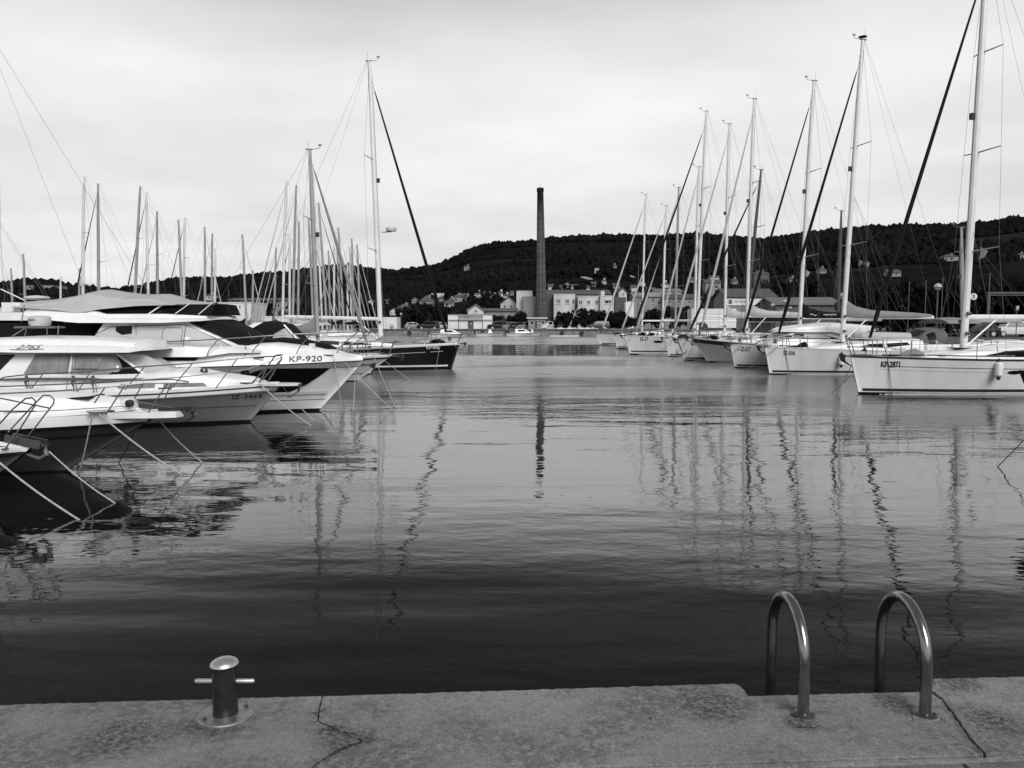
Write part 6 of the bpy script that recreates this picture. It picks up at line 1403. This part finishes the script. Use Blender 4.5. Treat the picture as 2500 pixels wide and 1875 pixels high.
# ------------------------------------------------------------------ lamps, poles, signs
def lamp(label, px, py, Y, r_=.3, base=None, rnd=True):
    p = at(px, py, Y); bz_ = 1.0 if p.x > 28 else LZ
    o = thing('street_lamp', label, 'street lamp', (p.x, Y, bz_), group='street lamps of the harbour')
    h = p.z-bz_; MB().tube([(0, 0, -.1), (0, 0, h-r_)], [.07, .05], 8).build('post', STEELD, o)
    MB().lathe([(.03, -r_), (r_*.6, -r_*.8), (r_, -.1*r_), (r_*.9, r_*.45), (r_*.4, r_*.85), (.02, r_*.92)], (0, 0, h), 16).build('globe', mat('lamp_globe', .4, .25, var=.2), o)
    MB().lathe([(r_*1.03, -.04), (r_*1.03, .03)], (0, 0, h-.05), 16).build('rim', STEELD, o)
lamp('round lamp left of the navy yacht, over the white block', 979, 767, 158, .28); lamp('small round lamp behind the IZ-317 headsail', 1886, 745, 70, .17); lamp('round lamp on a white post above the white hardtop', 1917, 737, 62, .2); lamp('low round lamp by the awning hall', 1929, 752, 80, .17); lamp('round lamp left behind the IZ-316 mast', 2057, 722, 62, .24); lamp('round lamp above the grey sail cover of IZ-316', 2290, 700, 60, .27)
def pole(label, px, py0, py1, Y, r_=.05):
    p = at(px, py1, Y); bz_ = 1.0 if p.x > 27 else LZ; tz_ = at(px, py0, Y).z
    o = thing('pole', label, 'pole', (p.x, Y, bz_), group='thin poles along the banks'); MB().tube([(0, 0, -.2), (0, 0, tz_-bz_)], r_, 6).build('shaft', STEELD, o); MB().lathe([(.02, 0), (r_*2, .02), (r_*2, .07), (.02, .1)], (0, 0, tz_-bz_), 8).build('cap', STEELD, o)
for lb, px, a_, b_, Y in (('thin pole left of the grey sail cover lamp', 2217, 690, 780, 75), ('thin pole nearer the round lamp', 2258, 686, 780, 75), ('thin pole with arm right of the KP-2871 mast', 2412, 671, 780, 60), ('thin pole by the parked cars near the harbour office', 1228, 770, 800, 162), ('thin pole left of the stone house', 998, 740, 790, 175), ('thin pole right of the farthest right mast', 1557, 648, 800, 120), ('slim pole with top knob behind IZ-317', 1640, 660, 800, 120), ('pole on the wooded bank behind the left shed', 559, 709, 760, 180), ('post with bright top by the lamp', 2298, 680, 780, 72)):
    pole(lb, px, a_, b_, Y, .05 if Y > 100 else .035)
# flags
def flag(label, px, py, Y, w_, h, m=None):
    p = at(px, py, Y); o = thing('pennant', label, 'flag', p); rows = []
    for k in range(6):
        t_ = k/5; rows.append([(w_*t_-.1*h*t_, .06*math.sin(t_*5), -h*.1-h*.35*t_), (w_*t_-.25*h*t_, .08*math.sin(t_*5+1), -h+h*.18*t_)])
    MB().loft(rows, caps=False).build('cloth', m or CANVG, o); MB().tube([(0, 0, -h*1.6), (0, 0, h*.4)], .008, 4).build('halyard_line', WIRE, o)
flag('grey pennant flying right of the KP-2871 mast', 2395, 597, 34, .32, .6); flag('pale triangular pennant right of the IZ-317 mast', 1968, 655, 46, .25, .5, CANVAS); flag('small pennant right of the IZ-316 mast', 2098, 630, 42, .2, .4)
sgp = at(2377, 724, 32); so = thing('round_sail_sign', 'small dark oval sign with a white S beside the KP-2871 mast', 'sign', (sgp.x, 32, sgp.z))
MB().lathe([(.13, -.02), (.13, .02)], (0, 0, 0), 18, axis='Y').build('disc', WHITE2, so); V_, F_ = text_polys('S', .15, (1.2, 1), 0, .03); MB().add([(a_-.06, -.03, b__-.07) for a_, b__ in V_], F_).build('letter', RENDD, so, smooth=False); MB().tube([(0, .02, 0), (-.17, .05, -.05)], .01, 5).build('bracket', STEELD, so)
# gantry at right
ga = at(2415, 715, 58); go_ = thing('steel_gantry', 'dark steel goalpost gantry at the right edge', 'gantry', (ga.x, 58, 1.0)); gh = ga.z-1.0
MB().box((1.7, 0, gh), (3.6, .2, .12)).build('beam', STEELD, go_); MB().box((1.7, 0, gh-.16), (3.6, .12, .06)).build('lower_beam', STEELD, go_)
for x in (0, 3.4): MB().box((x, 0, gh/2), (.14, .14, gh)).build('post', STEELD, go_)
pk = at(2484, 752, 56); po = thing('parking_sign', 'small parking sign with the letter P at the right edge', 'sign', (pk.x, 56, 1.0)); MB().box((0, 0, pk.z-1.0), (.26, .03, .34)).build('plate', RENDD, po); V_, F_ = text_polys('P', .24, (1, 1), 0, .02); MB().add([(a_-.07, -.03, pk.z-1.12+b__) for a_, b__ in V_], F_).build('letter', RENDW, po, smooth=False); MB().tube([(0, 0.03, 0), (0, .03, pk.z-1.0)], .03, 6).build('post', STEELD, po)
# ------------------------------------------------------------------ small boats at the far quay
def skiff(label, px, Y, L, kind=0, ang=0):
    fr = Frame(px, Y, ang); o = thing('small_motorboat', label, 'motorboat', fr.O, ang, 'small boats at the far quay')
    H = Hull(L, L*.36, .75, .6, .6, .6); h = H.mesh(o, WHITE2); H.deck(o, WHITE); H.strip(h, 'antifouling', ANTI, -.24, .05); H.strip(o, 'rub_rail', STRIPE, -.1, -.02, 0, 1, .02, rel='sheer')
    if kind == 0:
        MB().loft([[(-L*.4, -.4, .6), (-L*.4, .4, .6), (-L*.45, .35, 1.3), (-L*.45, -.35, 1.3)], [(-L*.55, -.45, .6), (-L*.55, .45, .6), (-L*.52, .4, 1.35), (-L*.52, -.4, 1.35)]], closed=True).build('console', WHITE, o); MB().add([(-L*.42, -.4, 1.3), (-L*.42, .4, 1.3), (-L*.46, .35, 1.75), (-L*.46, -.35, 1.75)], [(0, 1, 2, 3)]).build('windscreen', GLASS, o)
    else:
        D_ = Deckhouse([(-L*.2, .6, .75, .5, .4), (-L*.38, .6, 1.35, .75, .6), (-L*.62, .6, 1.4, .8, .65), (-L*.7, .6, 1.3, .8, .7)], .08, .03); c_ = D_.build(o, 'cabin', WHITE)
        for sd in (-1, 1): drape(c_, 'window', GLASS, [(-L*.33, .95), (-L*.6, .95), (-L*.6, 1.25), (-L*.39, 1.25)], D_.yat, sd)
    MB().box((-L-.1, 0, .75), (.3, .35, .7)).build('outboard', RUBBER, o)
skiff('small white open boat with console, left of a cabin boat at the far quay', 1230, 150, 5.2, 0, math.pi*0); skiff('small white cabin boat under the kiosk at the far quay', 1310, 150, 5.6, 1, 0); skiff('white launch with long deck just beyond the navy bow', 1142, 138, 6.5, 1, 0); skiff('small white skiff in front of the kiosk', 1322, 153, 3.6, 0, 0)
pt = on(1335, 822, 0); po2 = thing('floating_pontoon', 'low white floating pontoon strip along the far quay', 'pontoon', (pt.x+3.2, 149, 0)); MB().box((0, 0, .12), (5.3, 1.2, .2)).build('deck', RENDW, po2); MB().box((0, 0, -.05), (5.0, 1.0, .2)).build('float', RUBBER, po2)
for k, (px, lb) in enumerate(((1344, 'first from the kiosk'), (1368, 'second from the kiosk'), (1392, 'third from the kiosk'), (1404, 'fourth from the kiosk'), (1420, 'fifth from the kiosk'), (1436, 'sixth from the kiosk'), (1449, 'last in the row under the trees'))):
    p = at(px, 803, 158.5); o = thing('upturned_dinghy', f'upturned white dinghy lying on the far quay, {lb}', 'dinghy', (p.x, 158.5, LZ+.0), R(random.uniform(-18, 18)), 'upturned dinghies on the far quay'); rows = []
    for j in range(9):
        t_ = j/8; e_ = max(.08, 1-abs(2*t_-1.15)**2.6 if t_ > .2 else .75+t_); rows.append([(.95-1.9*t_, .5*e_*math.cos(math.pi*i/8), .42*e_*math.sin(math.pi*i/8)) for i in range(9)])
    MB().loft(rows).build('hull', WHITE if k % 3 else CANVAS, o, ang=60)
    MB().tube([(.95, 0, .1), (0, 0, .45), (-.9, 0, .3)], .03, 5).build('keel', WHITE2, o)
# tyre fenders and ladder-like details on the far quay wall
for px, wh in ((1178, 'below the harbour office door'), (1240, 'between the two small boats'), (1300, 'below the kiosk'), (1372, 'right of the kiosk'), (1420, 'below the row of dinghies'), (1000, 'left of the harbour office'), (880, 'behind the mast cluster')):
    p = at(px, 813, 155.7); o = MB().lathe([(.2, -.1), (.38, -.1), (.42, 0), (.38, .1), (.2, .1)], (0, 0, 0), 14, axis='Y').build('tyre_fender', RUBBER, None, loc=(p.x, 155.6, .55)); tag(o, f'black tyre fender on the far quay wall {wh}', 'fender', 'tyre fenders on the far quay wall')
